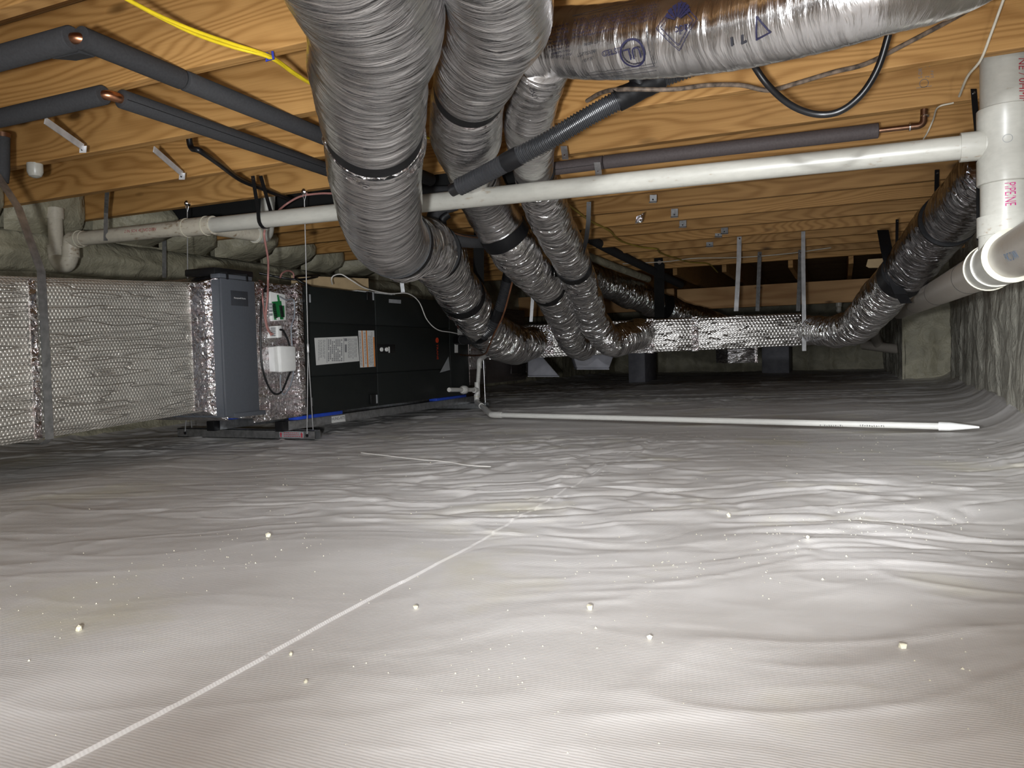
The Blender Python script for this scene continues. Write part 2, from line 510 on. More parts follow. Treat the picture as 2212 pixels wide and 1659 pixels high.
def catmull(P, k=12):
    P = np.array(P, float)
    if len(P) == 2:
        return np.array([P[0] + (P[1] - P[0]) * i / k for i in range(k + 1)])
    Q = np.vstack([2 * P[0] - P[1], P, 2 * P[-1] - P[-2]])
    out = []
    for i in range(1, len(Q) - 2):
        a, b, c, d = Q[i - 1:i + 3]
        for j in range(k):
            t = j / k
            out.append(0.5 * (2 * b + (c - a) * t + (2 * a - 5 * b + 4 * c - d) * t * t + (3 * b - a - 3 * c + d) * t ** 3))
    out.append(P[-1])
    return np.array(out)


def resample(C, step):
    L = np.concatenate([[0], np.cumsum(np.linalg.norm(np.diff(C[:, :3], axis=0), axis=1))])
    m = max(2, int(L[-1] / step) + 1)
    s = np.linspace(0, L[-1], m)
    return np.stack([np.interp(s, L, C[:, i]) for i in range(C.shape[1])], 1), s


def fillet(pts, r, k=6):
    pts = [np.array(p, float) for p in pts]
    out = [pts[0]]
    for a, b, c in zip(pts[:-2], pts[1:-1], pts[2:]):
        d0, d1 = a - b, c - b
        r0 = min(r, np.linalg.norm(d0) * 0.45, np.linalg.norm(d1) * 0.45)
        s, e = b + d0 / np.linalg.norm(d0) * r0, b + d1 / np.linalg.norm(d1) * r0
        for i in range(k + 1):
            t = i / k
            out.append((1 - t) ** 2 * s + 2 * t * (1 - t) * b + t * t * e)
    out.append(pts[-1])
    return np.array(out)


# ------------------------------------------------------------------ objects
def link(name, me, mat, parent):
    o = bpy.data.objects.new(name, me)
    COL.objects.link(o)
    if mat is not None and not me.materials:
        me.materials.append(mat)
    if parent is not None:
        o.parent = parent
        o.matrix_parent_inverse = Matrix.Translation(-WORLD[parent.name])
        WORLD[o.name] = Vector((0, 0, 0))
    else:
        WORLD[o.name] = Vector((0, 0, 0))
    return o


WORLD = {}


def obj(name, mb, mat, parent=None, smooth=35, bevel=0, uv=True, label=None):
    me = bpy.data.meshes.new(name)
    me.from_pydata(mb.v, [], mb.f)
    if uv:
        l = me.uv_layers.new(name='uv')
        flat = [c for f in mb.uv for p in f for c in p]
        l.data.foreach_set('uv', flat)
    if bevel:
        bm = bmesh.new()
        bm.from_mesh(me)
        es = [e for e in bm.edges if len(e.link_faces) == 2 and e.calc_face_angle() > 0.6]
        bmesh.ops.bevel(bm, geom=es, offset=bevel, segments=2, profile=0.5, affect='EDGES')
        bm.to_mesh(me)
        bm.free()
    if smooth:
        me.polygons.foreach_set('use_smooth', [True] * len(me.polygons))
        me.set_sharp_from_angle(angle=math.radians(smooth))
    me.update()
    o = link(name, me, mat, parent)
    if label:
        o['label'] = label
    return o


def tag(o, label, cat, group=None):
    o['label'] = label
    o['category'] = cat
    if group:
        o['group'] = group
    return o


def thing(name, label, cat, loc, group=None):
    o = bpy.data.objects.new(name, None)
    COL.objects.link(o)
    o.location = tuple(float(c) for c in loc)
    o.empty_display_size = 0.05
    WORLD[o.name] = Vector(o.location)
    return tag(o, label, cat, group)


def structure(o):
    o['kind'] = 'structure'
    return o


def stuff(o):
    o['kind'] = 'stuff'
    return o


def text_mesh(body, size):
    cu = bpy.data.curves.new('lettering', 'FONT')
    cu.body = body
    cu.size = size
    cu.resolution_u = 3
    to = bpy.data.objects.new('lettering_tmp', cu)
    COL.objects.link(to)
    me = bpy.data.meshes.new_from_object(to)
    bpy.data.objects.remove(to)
    V = np.array([v.co[:2] for v in me.vertices]) if len(me.vertices) else np.zeros((0, 2))
    F = [tuple(p.vertices) for p in me.polygons]
    bpy.data.meshes.remove(me)
    return V, F


def flat_shape(name, V, F, org, xv, yv, mat, parent, label=None):
    org, xv, yv = (np.array(t, float) for t in (org, xv, yv))
    me = bpy.data.meshes.new(name)
    me.from_pydata([tuple(org + xv * a + yv * b) for a, b in V], [], F)
    o = link(name, me, mat, parent)
    if label:
        o['label'] = label
    return o


def flat_text(name, body, size, org, xv, yv, mat, parent, centre=True, label=None):
    V, F = text_mesh(body, size)
    if centre and len(V):
        V = V - (V.min(0) + V.max(0)) / 2
    return flat_shape(name, V, F, org, xv, yv, mat, parent, label)


# ------------------------------------------------------------------ swept ducts
class Sweep:
    def __init__(s, pts, rad, step=0.006, sq=1.0, k=16):
        C = catmull(np.column_stack([np.array(pts, float), np.array(rad, float)]), k)
        C, s.L = resample(C, step)
        s.P, s.R = C[:, :3], C[:, 3]
        s.N, s.B = frames(s.P)

    def surf(s, v, th, off=0.0):
        v = np.asarray(v, float)
        f = lambda A: np.stack([np.interp(v, s.L, A[:, i]) for i in range(3)], -1)
        r = np.interp(v, s.L, s.R) + off
        th = np.asarray(th, float)
        return f(s.P) + r[..., None] * (np.cos(th)[..., None] * f(s.N) + np.sin(th)[..., None] * f(s.B))

    def find(s, px, py):
        """surface parameters (v, th) of the point seen at a pixel"""
        V, T = np.meshgrid(s.L[::2], np.linspace(0, 2 * np.pi, 180, endpoint=False), indexing='ij')
        P = s.surf(V, T)
        Ct = s.surf(V, T, 0.01) - P
        q = P - CP
        d = q @ FW
        X = 1106 + FPX * (q @ RT) / d
        Y = 829.5 - FPX * (q @ UP) / d
        e = (X - px) ** 2 + (Y - py) ** 2
        e[(np.einsum('ijk,ijk->ij', Ct, q) > 0) | (d < 0.1)] = 1e12
        i = np.unravel_index(np.argmin(e), e.shape)
        return float(V[i]), float(T[i])

    def mesh(s, v0=0, v1=None, n=72, crinkle=0.0, seed=1, grow=0.0, coil=0.0, mouth=0.0, cv=70.0, ku=9):
        v1 = s.L[-1] if v1 is None else v1
        idx = np.where((s.L >= v0 - 1e-6) & (s.L <= v1 + 1e-6))[0]
        P, R, N, B, L = s.P[idx], s.R[idx] + grow, s.N[idx], s.B[idx], s.L[idx]
        m = len(idx)
        th = np.linspace(0, 2 * np.pi, n, endpoint=False)
        VV, TT = np.meshgrid(L, th, indexing='ij')
        D = np.zeros_like(VV)
        if crinkle:
            u = TT / (2 * np.pi)
            ph = 0.010 * (vnoise(u * 5, VV * 9, seed + 3, 5) - 0.5) * 4
            D += crinkle * 0.9 * (ridged(u * ku, (VV + ph) * cv, seed, ku) - 0.5)
            D += crinkle * 1.5 * (vnoise(u * 6, (VV + ph) * cv * 0.36, seed + 1, 6) - 0.5)
            D += crinkle * 2.2 * (vnoise(u * 4, VV * 7, seed + 2, 4) - 0.5)
        if coil:
            ph = VV / 0.034 + TT / (2 * np.pi)
            D += coil * (np.abs(np.sin(np.pi * ph)) ** 0.6 - 0.5)
        if mouth:
            e = np.minimum(VV - L[0], L[-1] - VV)
            D -= mouth * np.exp(-e / 0.018)
        RR = R[:, None] + D
        vs = P[:, None] + RR[..., None] * (np.cos(TT)[..., None] * N[:, None] + np.sin(TT)[..., None] * B[:, None])
        mb = MB()
        fs, uv = [], []
        c = 2 * np.pi * float(R.mean()) / n
        for i in range(m - 1):
            a, b = float(L[i]), float(L[i + 1])
            for j in range(n):
                j2 = (j + 1) % n
                fs.append((i * n + j, i * n + j2, (i + 1) * n + j2, (i + 1) * n + j))
                uv.append(((j * c, a), ((j + 1) * c, a), ((j + 1) * c, b), (j * c, b)))
        fs += [tuple(range(n - 1, -1, -1)), tuple((m - 1) * n + j for j in range(n))]
        uv += [[(0, 0)] * n, [(0, 0)] * n]
        mb.v = [tuple(p) for p in vs.reshape(-1, 3).tolist()]
        mb.f, mb.uv = fs, uv
        return mb

    def nearest_v(s, px, py):
        X = np.array([proj(p) for p in s.P])
        e = (X[:, 0] - px) ** 2 + (X[:, 1] - py) ** 2
        e[(s.P - CP) @ FW < 0.2] = 1e12
        return float(s.L[np.argmin(e)])

    def print_at(s, name, V, F, px, py, xpix, mat, parent, off=0.0022, label=None):
        """wrap a flat shape on the tube; xpix = image direction of its x axis; never mirrored"""
        v, th = s.find(px, py)
        r = float(np.interp(v, s.L, s.R))
        p0 = np.array(proj(s.surf(np.array(v), np.array(th))))
        pv = np.array(proj(s.surf(np.array(v + 0.01), np.array(th)))) - p0
        pt = np.array(proj(s.surf(np.array(v), np.array(th + 0.01 / r)))) - p0
        # image y is down: shape axes x, y must be right handed on the page
        J = np.column_stack([pv, pt]) / 0.01
        xd = np.linalg.solve(J, np.array(xpix, float))
        xd /= np.linalg.norm(xd)
        yd = np.array([-xd[1], xd[0]])
        ypix = J @ yd
        xp = J @ xd
        if xp[0] * (-ypix[1]) - (-xp[1]) * ypix[0] < 0:
            yd = -yd
        V = np.asarray(V, float)
        vv = v + V[:, 0] * xd[0] + V[:, 1] * yd[0]
        tt = th + (V[:, 0] * xd[1] + V[:, 1] * yd[1]) / r
        P = s.surf(vv, tt, off)
        me = bpy.data.meshes.new(name)
        me.from_pydata([tuple(p) for p in P.tolist()], [], F)
        o = link(name, me, mat, parent)
        if label:
            o['label'] = label
        return o

    def text_at(s, name, body, size, px, py, xpix, mat, parent, off=0.0022, label=None, xs=1.0):
        V, F = text_mesh(body, size)
        V = V * np.array([xs, 1.0])
        V = V - (V.min(0) + V.max(0)) / 2
        return s.print_at(name, V, F, px, py, xpix, mat, parent, off, label)


def strokes(lines, w):
    """2-D polylines as thin quads, cut short so that they can wrap"""
    V, F = [], []
    for pl in lines:
        for a, b in zip(pl[:-1], pl[1:]):
            a, b = np.array(a, float), np.array(b, float)
            n = max(1, int(np.linalg.norm(b - a) / 0.012))
            d = (b - a) / (np.linalg.norm(b - a) + 1e-9)
            q = np.array([-d[1], d[0]]) * w / 2
            for i in range(n):
                p0, p1 = a + (b - a) * i / n - d * w * 0.3, a + (b - a) * (i + 1) / n + d * w * 0.3
                k = len(V)
                V += [p0 - q, p1 - q, p1 + q, p0 + q]
                F.append((k, k + 1, k + 2, k + 3))
    return np.array(V), F


def circle2d(cx, cy, r, n=40):
    return [(cx + r * math.cos(2 * math.pi * i / n), cy + r * math.sin(2 * math.pi * i / n)) for i in range(n + 1)]


def glyph_rows(w, h, rows, seed, cw=0.0042):
    """rows of tiny unreadable print: each letter a small upright mark"""
    rs = random.Random(seed)
    V, F = [], []
    lh = h / rows
    for r in range(rows):
        y = h / 2 - (r + 1) * lh
        x = -w / 2
        while x < w / 2 - cw:
            if rs.random() < 0.84:
                a, b = cw * rs.uniform(.25, .6), lh * rs.uniform(.4, .62)
                for (x0, x1, y0, y1) in ((x, x + a * .45, y, y + b), (x, x + a, y + b * rs.choice((0, .45, .8)), 0)):
                    if y1 == 0:
                        y1 = y0 + lh * .13
                    k = len(V)
                    V += [(x0, y0), (x1, y0), (x1, y1), (x0, y1)]
                    F.append((k, k + 1, k + 2, k + 3))
            x += cw
    return np.array(V), F


def scribble_lines(w, h, rows, seed, dash=0.012):
    """rows of tiny unreadable print"""
    rs = random.Random(seed)
    L = []
    for r in range(rows):
        y = h / 2 - (r + 0.5) * h / rows
        x = -w / 2
        while x < w / 2 - dash:
            l = dash * rs.uniform(0.4, 1.4)
            L.append([(x, y), (min(x + l, w / 2), y)])
            x += l + dash * 0.35
    return L


# =================================================================== SETTING
ZC = 1.08              # underside of the joists
JS = 0.4064            # joist spacing
XL, XR, YN, YF = -3.5, 0.95, -3.0, 12.6


# ---- floor: wrinkled white sheet
def build_floor():
    ys = [YN]
    while ys[-1] < YF:
        y = ys[-1]
        ys.append(y + (0.05 if y < 0.2 else min(0.05, max(0.0065, 0.0065 * (y / 1.1) ** 0.9))))
    ys = np.array(ys)
    xs = np.concatenate([np.arange(XL - 0.15, -0.74, 0.0095), np.arange(-0.74, -0.63, 0.002), np.arange(-0.63, XR + 0.25, 0.0095)])
    X, Y = np.meshgrid(xs, ys)
    p = X * math.cos(YAW) + Y * math.sin(YAW)
    q = -X * math.sin(YAW) + Y * math.cos(YAW)
    wx = 0.10 * (vnoise(X * 3, Y * 3, 41) - 0.5)
    wy = 0.10 * (vnoise(X * 3, Y * 3, 42) - 0.5)
    a = vnoise(p * 2.2 + wx, q * 3.4 + wy, 1) - 0.5
    b = vnoise((p + wx) * 5.5, (q + wy) * 9.5, 2) - 0.5
    c = ridged((p + wx) * 6.0, (q + wy) * 11.0, 3) ** 2.5
    d = ridged((p + 2 * wx) * 3.2, (q + 2 * wy) * 7.0, 5) ** 9
    e = vnoise((p + wx) * 16, (q + wy) * 24, 6) - 0.5
    act = np.clip(vnoise(X * 1.1, Y * 1.1, 9) * 1.6 - 0.1, 0.15, 1)
    near = np.clip((Y - 0.4) / 1.6, 0.5, 1)
    v1 = ridged((p + wx) * 2.6, (q + wy) * 8.0, 14) ** 16
    v2 = ridged((p + wx) * 5.0, (q + wy) * 15.0, 15) ** 12
    g = ridged((p + wx) * 10.0, (q + wy) * 19.0, 13) ** 2
    Z = 0.009 * a + act * near * (0.0080 * b + 0.0042 * c + 0.0060 * d + 0.0030 * e + 0.0024 * g - np.clip((Y - 1.1) / 0.5, 0.12, 1) * (0.0080 * v1 + 0.0048 * v2))
    # long folds across the far part
    far = np.clip((Y - 3.0) / 2.0, 0, 1)
    Z += far * 0.014 * ridged(p * 0.8 + wx, q * 4.0 + wy * 2, 12) ** 3
    # overlapped seam of the two sheets: left sheet lies on the right one
    sx = -0.664 + 0.010 * (vnoise(Y * 2.3, Y * 0 + 0.5, 21) - 0.5) - 0.02 * np.clip((Y - 1.3), 0, 1.5)
    t = (sx - X)
    fade = np.clip((2.9 - Y) / 0.8, 0, 1)
    nr = np.clip((1.35 - Y) / 0.35, 0, 1)
    Z += np.where(t > 0, (0.0010 + 0.0008 * nr) * np.exp(-t / 0.10), 0) * fade
    Z -= np.where(t <= 0, (0.0010 + 0.0006 * nr) * np.exp(t / 0.030), 0) * fade
    Z += 0.007 * np.exp(-((t - 0.20) / 0.12) ** 2) * np.clip((1.45 - Y) / 0.6, 0, 1)
    # sheet coves up on the walls
    xw = 0.55 + 0.0655 * np.maximum(Y - 2, 0)
    Z += 0.07 * np.exp(-np.clip(xw - X, 0, 9) / 0.07) * (0.7 + 0.6 * vnoise(Y * 2.2, X * 0, 31))
    Z += 0.03 * np.exp(-np.clip(X - XL - 0.05, 0, 9) / 0.09)
    Z -= 0.004
    ny, nx = X.shape
    me = bpy.data.meshes.new('floor')
    V = np.stack([X, Y, Z], -1).reshape(-1, 3)
    i = np.arange(ny - 1)[:, None] * nx + np.arange(nx - 1)[None]
    F = np.stack([i, i + 1, i + nx + 1, i + nx], -1).reshape(-1, 4)
    me.vertices.add(len(V))
    me.vertices.foreach_set('co', V.ravel())
    me.loops.add(F.size)
    me.loops.foreach_set('vertex_index', F.ravel())
    me.polygons.add(len(F))
    me.polygons.foreach_set('loop_start', np.arange(0, F.size, 4))
    me.polygons.foreach_set('use_smooth', np.ones(len(F), bool))
    me.update(calc_edges=True)
    me.validate()
    o = structure(link('floor', me, MT['floor'], None))
    ZF['x'], ZF['y'], ZF['z'] = xs, ys, Z
    return o


ZF = {}


def zfloor(x, y):
    i = min(max(int(np.searchsorted(ZF['y'], y)), 1), len(ZF['y']) - 1)
    j = min(max(int(np.searchsorted(ZF['x'], x)), 1), len(ZF['x']) - 1)
    return float(ZF['z'][i, j])


floor_o = build_floor()


# ---- foam walls
def foam_wall(name, fn, a0, a1, z0, z1, mat, seed, step=0.03, amp=0.03):
    """fn(a) -> (point on the wall line, outward normal)"""
    na = int((a1 - a0) / step) + 1
    nz = int((z1 - z0) / 0.025) + 1
    A = np.linspace(a0, a1, na)
    Zs = np.linspace(z0, z1, nz)
    AA, ZZ = np.meshgrid(A, Zs, indexing='ij')
    d = amp * (2.2 * fbm(AA * 2.0, ZZ * 1.1, seed, 4) + 1.2 * (ridged(AA * 3.2, ZZ * 1.0, seed + 5) ** 3 - 0.3)
               + 0.5 * (vnoise(AA * 14, ZZ * 9, seed + 8) - 0.5))
    P = np.array([[np.array(fn(a)[0]) for a in A]])[0]
    Nn = np.array([fn(a)[1] for a in A])
    V = np.zeros((na, nz, 3))
    V[..., :2] = P[:, None, :2] + Nn[:, None, :2] * d[..., None]
    V[..., 2] = ZZ
    mb = MB()
    mb.v = [tuple(p) for p in V.reshape(-1, 3).tolist()]
    for i in range(na - 1):
        for j in range(nz - 1):
            mb.f.append((i * nz + j, (i + 1) * nz + j, (i + 1) * nz + j + 1, i * nz + j + 1))
    return structure(obj(name, mb, mat, None, smooth=80, uv=False))


wall_left = foam_wall('wall_left', lambda a: ((XL - 0.02, a), (1, 0)), YN, YF, -0.05, 1.36, MT['foam'], 3)
foam_wall('wall_right', lambda a: ((0.57 + 0.062 * max(a - 2, 0), a), (-1, 0.06)), YN, 8.66, -0.05, 1.36, MT['foam_grey'], 17, amp=0.024)
foam_wall('wall_right_return', lambda a: ((a, 8.66), (0, -1)), 0.56, 1.05, -0.05, 1.36, MT['foam'], 27, amp=0.03)
foam_wall('wall_right_far', lambda a: ((0.57, a), (-1, 0)), 8.64, YF, -0.05, 1.36, MT['foam_grey'], 37)
foam_wall('wall_back', lambda a: ((a, YF - 0.05), (0, -1)), XL - 0.1, XR + 0.1, -0.05, 1.36, MT['foam'], 47)
mb = MB().bx(XL - 0.1, XR + 0.1, YN - 0.1, YN, -0.05, 1.36)
structure(obj('wall_front', mb, MT['foam'], None, smooth=0))

# foam skirt at the foot of the left wall and the foam ledge and plugs at its top
mb = MB()
ya = np.arange(1.0, 6.0, 0.03)
n = 14
for i, y in enumerate(ya):
    for j in range(n):
        t = j / (n - 1) * math.pi * 0.5
        r = 0.075 + 0.02 * vnoise(y * 6, j * 0.7, 61) + 0.012 * vnoise(y * 17, j * 1.5, 62)
        mb.v.append((XL - 0.03 + r * math.cos(t) * 1.1, float(y), -0.01 + r * 1.5 * math.sin(t)))
for i in range(len(ya) - 1):
    for j in range(n - 1):
        mb.f.append((i * n + j, (i + 1) * n + j, (i + 1) * n + j + 1, i * n + j + 1))
obj('foam_skirt', mb, MT['foam'], wall_left, smooth=80, uv=False)
mb = MB()
for i, y in enumerate(ya):
    for j in range(n):
        t = -math.pi / 2 + j / (n - 1) * math.pi
        r = 0.025 + 0.03 * vnoise(y * 5, j * 0.5, 71) + 0.035 * min(1, max(0, (y - 2.6) * 3)) + 0.012 * vnoise(y * 15, j * 1.1, 72)
        mb.v.append((XL - 0.03 + r * math.cos(t) * 1.3, float(y), 0.90 + 0.10 * math.sin(t) + 0.02 * vnoise(y * 4, 0.5, 73)))
for i in range(len(ya) - 1):
    for j in range(n - 1):
        mb.f.append((i * n + j, (i + 1) * n + j, (i + 1) * n + j + 1, i * n + j + 1))
obj('foam_ledge', mb, MT['foam'], wall_left, smooth=80, uv=False)
for k in range(2, 10):
    y0 = 1.48 + JS * k - 0.40
    mb = MB()
    m1, m2 = 9, 9
    ext = 0.14 + 0.14 * random.random() if k < 4 else 0.22 + 0.18 * random.random()
    for i in range(m1):
        for j in range(m2):
            u, v = i / (m1 - 1), j / (m2 - 1)
            bul = (1 - (2 * u - 1) ** 6) * (1 - (2 * v - 1) ** 6)
            mb.v.append((XL - 0.02 + ext * (0.35 + 0.65 * bul) * (0.85 + 0.3 * vnoise(u * 3, v * 3, 80 + k)),
                         y0 + u * (JS - 0.03), 0.99 + v * 0.33))
    for i in range(m1 - 1):
        for j in range(m2 - 1):
            mb.f.append((i * m2 + j, (i + 1) * m2 + j, (i + 1) * m2 + j + 1, i * m2 + j + 1))
    obj('foam_plug', mb, MT['foam'], wall_left, smooth=80, uv=False)

# ---- ceiling: subfloor panels, joists, girder
mb = MB().bx(XL - 0.1, XR + 0.1, YN - 0.1, YF, 1.345, 1.36)
ceil = structure(obj('ceiling', mb, MT['deck'], None, smooth=0))
for i, y in enumerate(np.arange(-2.4, 8.5, 1.22)):
    mb = MB().bx(XL, XR, y, y + 1.214, 1.316, 1.344)
    obj('subfloor_panel', mb, MT['deck'], ceil, smooth=0)
JW = 0.038
base = None
for k in range(-4, 14):
    yb = 1.478 + JS * k          # far edge of the underside
    if base is None:
        mb = MB().bx(XL - 0.2, XR + 0.1, -JW, 0, ZC, ZC + 0.235)
        base = obj('joist', mb, MT['joist'], ceil, smooth=0, bevel=0.0025)
        jo = base
    else:
        jo = base.copy()
        COL.objects.link(jo)
    jo.location = (0.0, yb, random.uniform(-0.002, 0.002))
# black panels standing in for the bay's deep shade, behind the sixth joist, left half
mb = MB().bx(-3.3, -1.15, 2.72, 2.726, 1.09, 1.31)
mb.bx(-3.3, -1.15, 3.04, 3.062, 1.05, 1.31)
obj('bay_shade_panel', mb, MT['black_mat'], ceil, smooth=0)
# headers and short joists beyond the last joist, and the girder
mb = MB().bx(-1.62, 0.40, 8.3, 8.38, 0.79, 1.012)
obj('girder', mb, MT['girder'], ceil, smooth=0, bevel=0.003)
mb = MB().bx(-3.5, -1.66, 8.34, 8.42, 0.80, 1.03)
obj('girder', mb, MT['girder'], ceil, smooth=0, bevel=0.003)
for i, x in enumerate((-2.45, -1.95, -1.42, -0.98, -0.42, 0.06, 0.5)):
    mb = MB().bx(x, x + JW, 7.1, 12.4, ZC - 0.03, ZC + 0.235)
    obj('cross_joist', mb, MT['joist'], ceil, smooth=0)

# =================================================================== LEFT: RETURN DUCT, FILTER, AIR HANDLER
XU = -2.25


def uf(px, py, x=XU):
    return on(px, py, 0, x)


def face_quad(pts, t=0.0006, x=XU):
    """thin plate on the unit's front face from four pixel corners (order tl, tr, br, bl)"""
    P = [uf(a, b, x) for a, b in pts]
    return MB().hull8([p for p in P], [p + np.array([t, 0, 0]) for p in P])


def face_rect(px0, py0, px1, py1, t, x=XU):
    a, b = uf(px0, py0, x), uf(px1, py1, x)
    y0, y1 = sorted((a[1], b[1]))
    z0, z1 = sorted((a[2], b[2]))
    return MB().bx(x - 0.0005, x + t, y0, y1, z0, z1), (y0, y1, z0, z1)


# ---- return duct
rd = thing('return_duct', 'large rectangular return duct wrapped in silver bubble foil, along the left wall', 'duct', (-2.5, 1.5, 0.13))
XD = -2.30
mb = MB()
ny, nz = 120, 34
y0, y1, z0, z1 = 0.2, 2.30, 0.128, 0.635


def RS(y):
    return 0.050 * (y - 1.45)



def duct_disp(y, z):
    return 0.010 * (vnoise(y * 4, z * 5, 91) - 0.5) + 0.004 * (ridged(y * 3, z * 26, 92) ** 4)


vs, fs, uv = [], [], []
for i in range(ny + 1):
    for j in range(nz + 1):
        y, z = y0 + (y1 - y0) * i / ny, z0 + (z1 - z0) * j / nz
        e = min(z - z0, z1 - z)
        vs.append((XD - 0.02 * math.exp(-e / 0.012) + float(duct_disp(y, z)), y, z + RS(y)))
for i in range(ny):
    for j in range(nz):
        q = [(i, j), (i + 1, j), (i + 1, j + 1), (i, j + 1)]
        fs.append(tuple(a * (nz + 1) + b for a, b in q))
        uv.append([((y1 - y0) * a / ny, (z1 - z0) * b / nz) for a, b in q])
mb.add(vs, fs, uv)
obj('front_wrap', mb, MT['bubble'], rd, smooth=60)
mb = MB().box((-2.86, y0, z0 + RS(y0)), (0.54, 0, 0), (0, y1 - y0, RS(y1) - RS(y0)), (0, 0, z1 - z0))
obj('duct_shell', mb, MT['bubble'], rd, bevel=0.01)
# flared foil collar between duct and filter cabinet
lo = [(-2.86, 2.28, 0.172), (XD - 0.004, 2.28, 0.172), (XD - 0.004, 2.28, 0.672), (-2.86, 2.28, 0.672)]
hi = [(-2.82, 2.355, 0.128), (XU - 0.005, 2.355, 0.128), (XU - 0.005, 2.355, 0.705), (-2.82, 2.355, 0.705)]
obj('foil_collar', MB().hull8(lo, hi), MT['tape'], rd)
# strip of printed tape round the duct end
mb = MB().bx(XD - 0.006, XD + 0.007, 2.225, 2.298, 0.176, 0.668)
obj('tape_strip', mb, MT['tape'], rd, smooth=0)
# bright crease of foil tape next to the strap
a, b = on(66, 600, 0, XD), on(82, 930, 0, XD)
mb = MB().ribbon([(XD + 0.009, a[1] - 0.005, z1 - 0.004), (XD + 0.009, a[1] - 0.006, 0.4), (XD + 0.009, a[1] - 0.008, z0 + 0.01)], (0, 1, 0), 0.022, 0.008)
obj('foil_tape_crease', mb, MT['tape'], rd)

# strap holding the return duct
a = on(76, 600, 0, XD)
ys_ = a[1] + 0.012
hs = thing('hanger_strap', 'galvanised metal strap wrapped round the left return duct', 'strap', (XD, ys_, 0.12))
pts = [(XD - 0.2, ys_ - 0.06, ZC + 0.02), (XD - 0.05, ys_ - 0.02, 0.86), (XD + 0.012, ys_, 0.66), (XD + 0.012, ys_ + 0.002, 0.4), (XD + 0.012, ys_, 0.135), (XD - 0.02, ys_, 0.118), (XD - 0.5, ys_, 0.118)]
obj('strap', MB().ribbon(pts, (0, 1, 0), 0.028, 0.0016), MT['galv'], hs)

# ---- filter cabinet
fc = thing('filter_cabinet', 'grey metal air filter cabinet between the foil return duct and the foil collar', 'air filter', (-2.5, 2.43, 0.12))
XF = XU + 0.02
a, b = uf(477, 600, XF), uf(560, 900, XF)
fy0, fy1 = a[1], uf(550, 605, XF)[1]
fz0, fz1 = uf(500, 900, XF)[2], a[2]
obj('cabinet', MB().bx(-2.84, XF - 0.012, fy0 - 0.002, fy1 + 0.002, fz0 - 0.002, fz1 - 0.004), MT['filter'], fc, bevel=0.003)
dr = obj('door', MB().bx(XF - 0.012, XF, fy0, fy1, fz0, fz1), MT['filter'], fc, bevel=0.004)
obj('lower_flange', MB().bx(XF - 0.03, XF + 0.006, fy0 + 0.04, fy1 + 0.03, fz0 - 0.006, fz0 + 0.012), MT['filter'], fc, bevel=0.002)
mb = MB().bx(XF - 0.05, XF - 0.002, fy0 - 0.004, fy1 - 0.012, fz1 + 0.001, fz1 + 0.018)
obj('top_latch_plate', mb, MT['filter'], fc, bevel=0.002)
for dy in (0.03, 0.14):
    mb = MB().bx(XF - 0.03, XF + 0.004, fy0 + dy, fy0 + dy + 0.007, fz1 - 0.004, fz1 + 0.026)
    obj('latch', mb, MT['black'], fc)
mb = MB().bx(-2.42, XF - 0.03, fy0 - 0.0, fy1 + 0.03, fz1 + 0.016, fz1 + 0.045)
obj('top_tray', mb, MT['black'], fc, bevel=0.006)
q, (by0, by1, bz0, bz1) = face_rect(498, 627, 536, 662, 0.0012, XF)
obj('badge', q, MT['filter_dark'], dr, bevel=0.0005)
flat_text('brand_lettering', 'Honeywell Home', 0.0092, (XF + 0.0022, (by0 + by1) / 2, (bz0 + bz1) / 2), (0, 1, 0), (0, 0, 1), MT['white'], dr)

# ---- foil transition with the controls
tr = thing('foil_transition', 'short foil taped collar between the grey filter cabinet and the black air handler', 'duct', (-2.5, 2.68, 0.1))
ty0, ty1 = fy1 + 0.002, 2.826
XT = XU - 0.02
obj('collar', MB().bx(-2.80, XT, ty0, ty1, 0.122, 0.70), MT['tape'], tr, bevel=0.008)
mb = MB().bx(XT - 0.002, XU + 0.008, 2.79, 2.832, 0.115, 0.708)
obj('edge_tape', mb, MT['tape'], tr, bevel=0.004)
mb = MB().bx(XT - 0.002, XT + 0.006, ty0, ty1, 0.105, 0.128)
obj('bottom_tape', mb, MT['tape'], tr, bevel=0.003)


def tf(px, py, dx=0.0):
    return on(px, py, 0, XT + dx)


def tplate(p, t, dx=0.0):
    P = [tf(a, b, dx) for a, b in p]
    return MB().hull8(P, [q + np.array([t, 0, 0]) for q in P])


zb = thing('zone_control_board', 'open white control panel with a green circuit board above the small wiring plate', 'control board', tf(600, 690))
obj('base_plate', tplate([(578, 630), (612, 637), (613, 692), (583, 694)], 0.012), MT['white'], zb, bevel=0.002)
cb = obj('circuit_board', tplate([(587, 652), (606, 650), (611, 690), (592, 691)], 0.004, 0.012), MT['pcb'], zb)
obj('circuit_board', tplate([(598, 637), (601, 637), (604, 652), (600, 652)], 0.003, 0.012), MT['pcb'], zb)
obj('side_board', tplate([(607, 661), (613, 660), (614, 685), (610, 686)], 0.003, 0.010), MT['pcb'], zb)
for i in range(8):
    t = i / 8
    for (xa, ya), (xb, yb) in (((588, 656), (593, 688)), ((603, 660), (607, 686))):
        x, y = xa + (xb - xa) * t, ya + (yb - ya) * t
        obj('terminal', tplate([(x, y), (x + 4, y), (x + 4, y + 3), (x, y + 3)], 0.008, 0.016), MT['black'], cb)
for y in (655, 662, 669, 677):
    obj('relay', tplate([(581, y), (586, y), (586, y + 5), (581, y + 5)], 0.008, 0.012), MT['label_grey'], zb)
obj('white_tab', tplate([(597, 686), (603, 685), (604, 692), (598, 693)], 0.004, 0.017), MT['white'], zb)

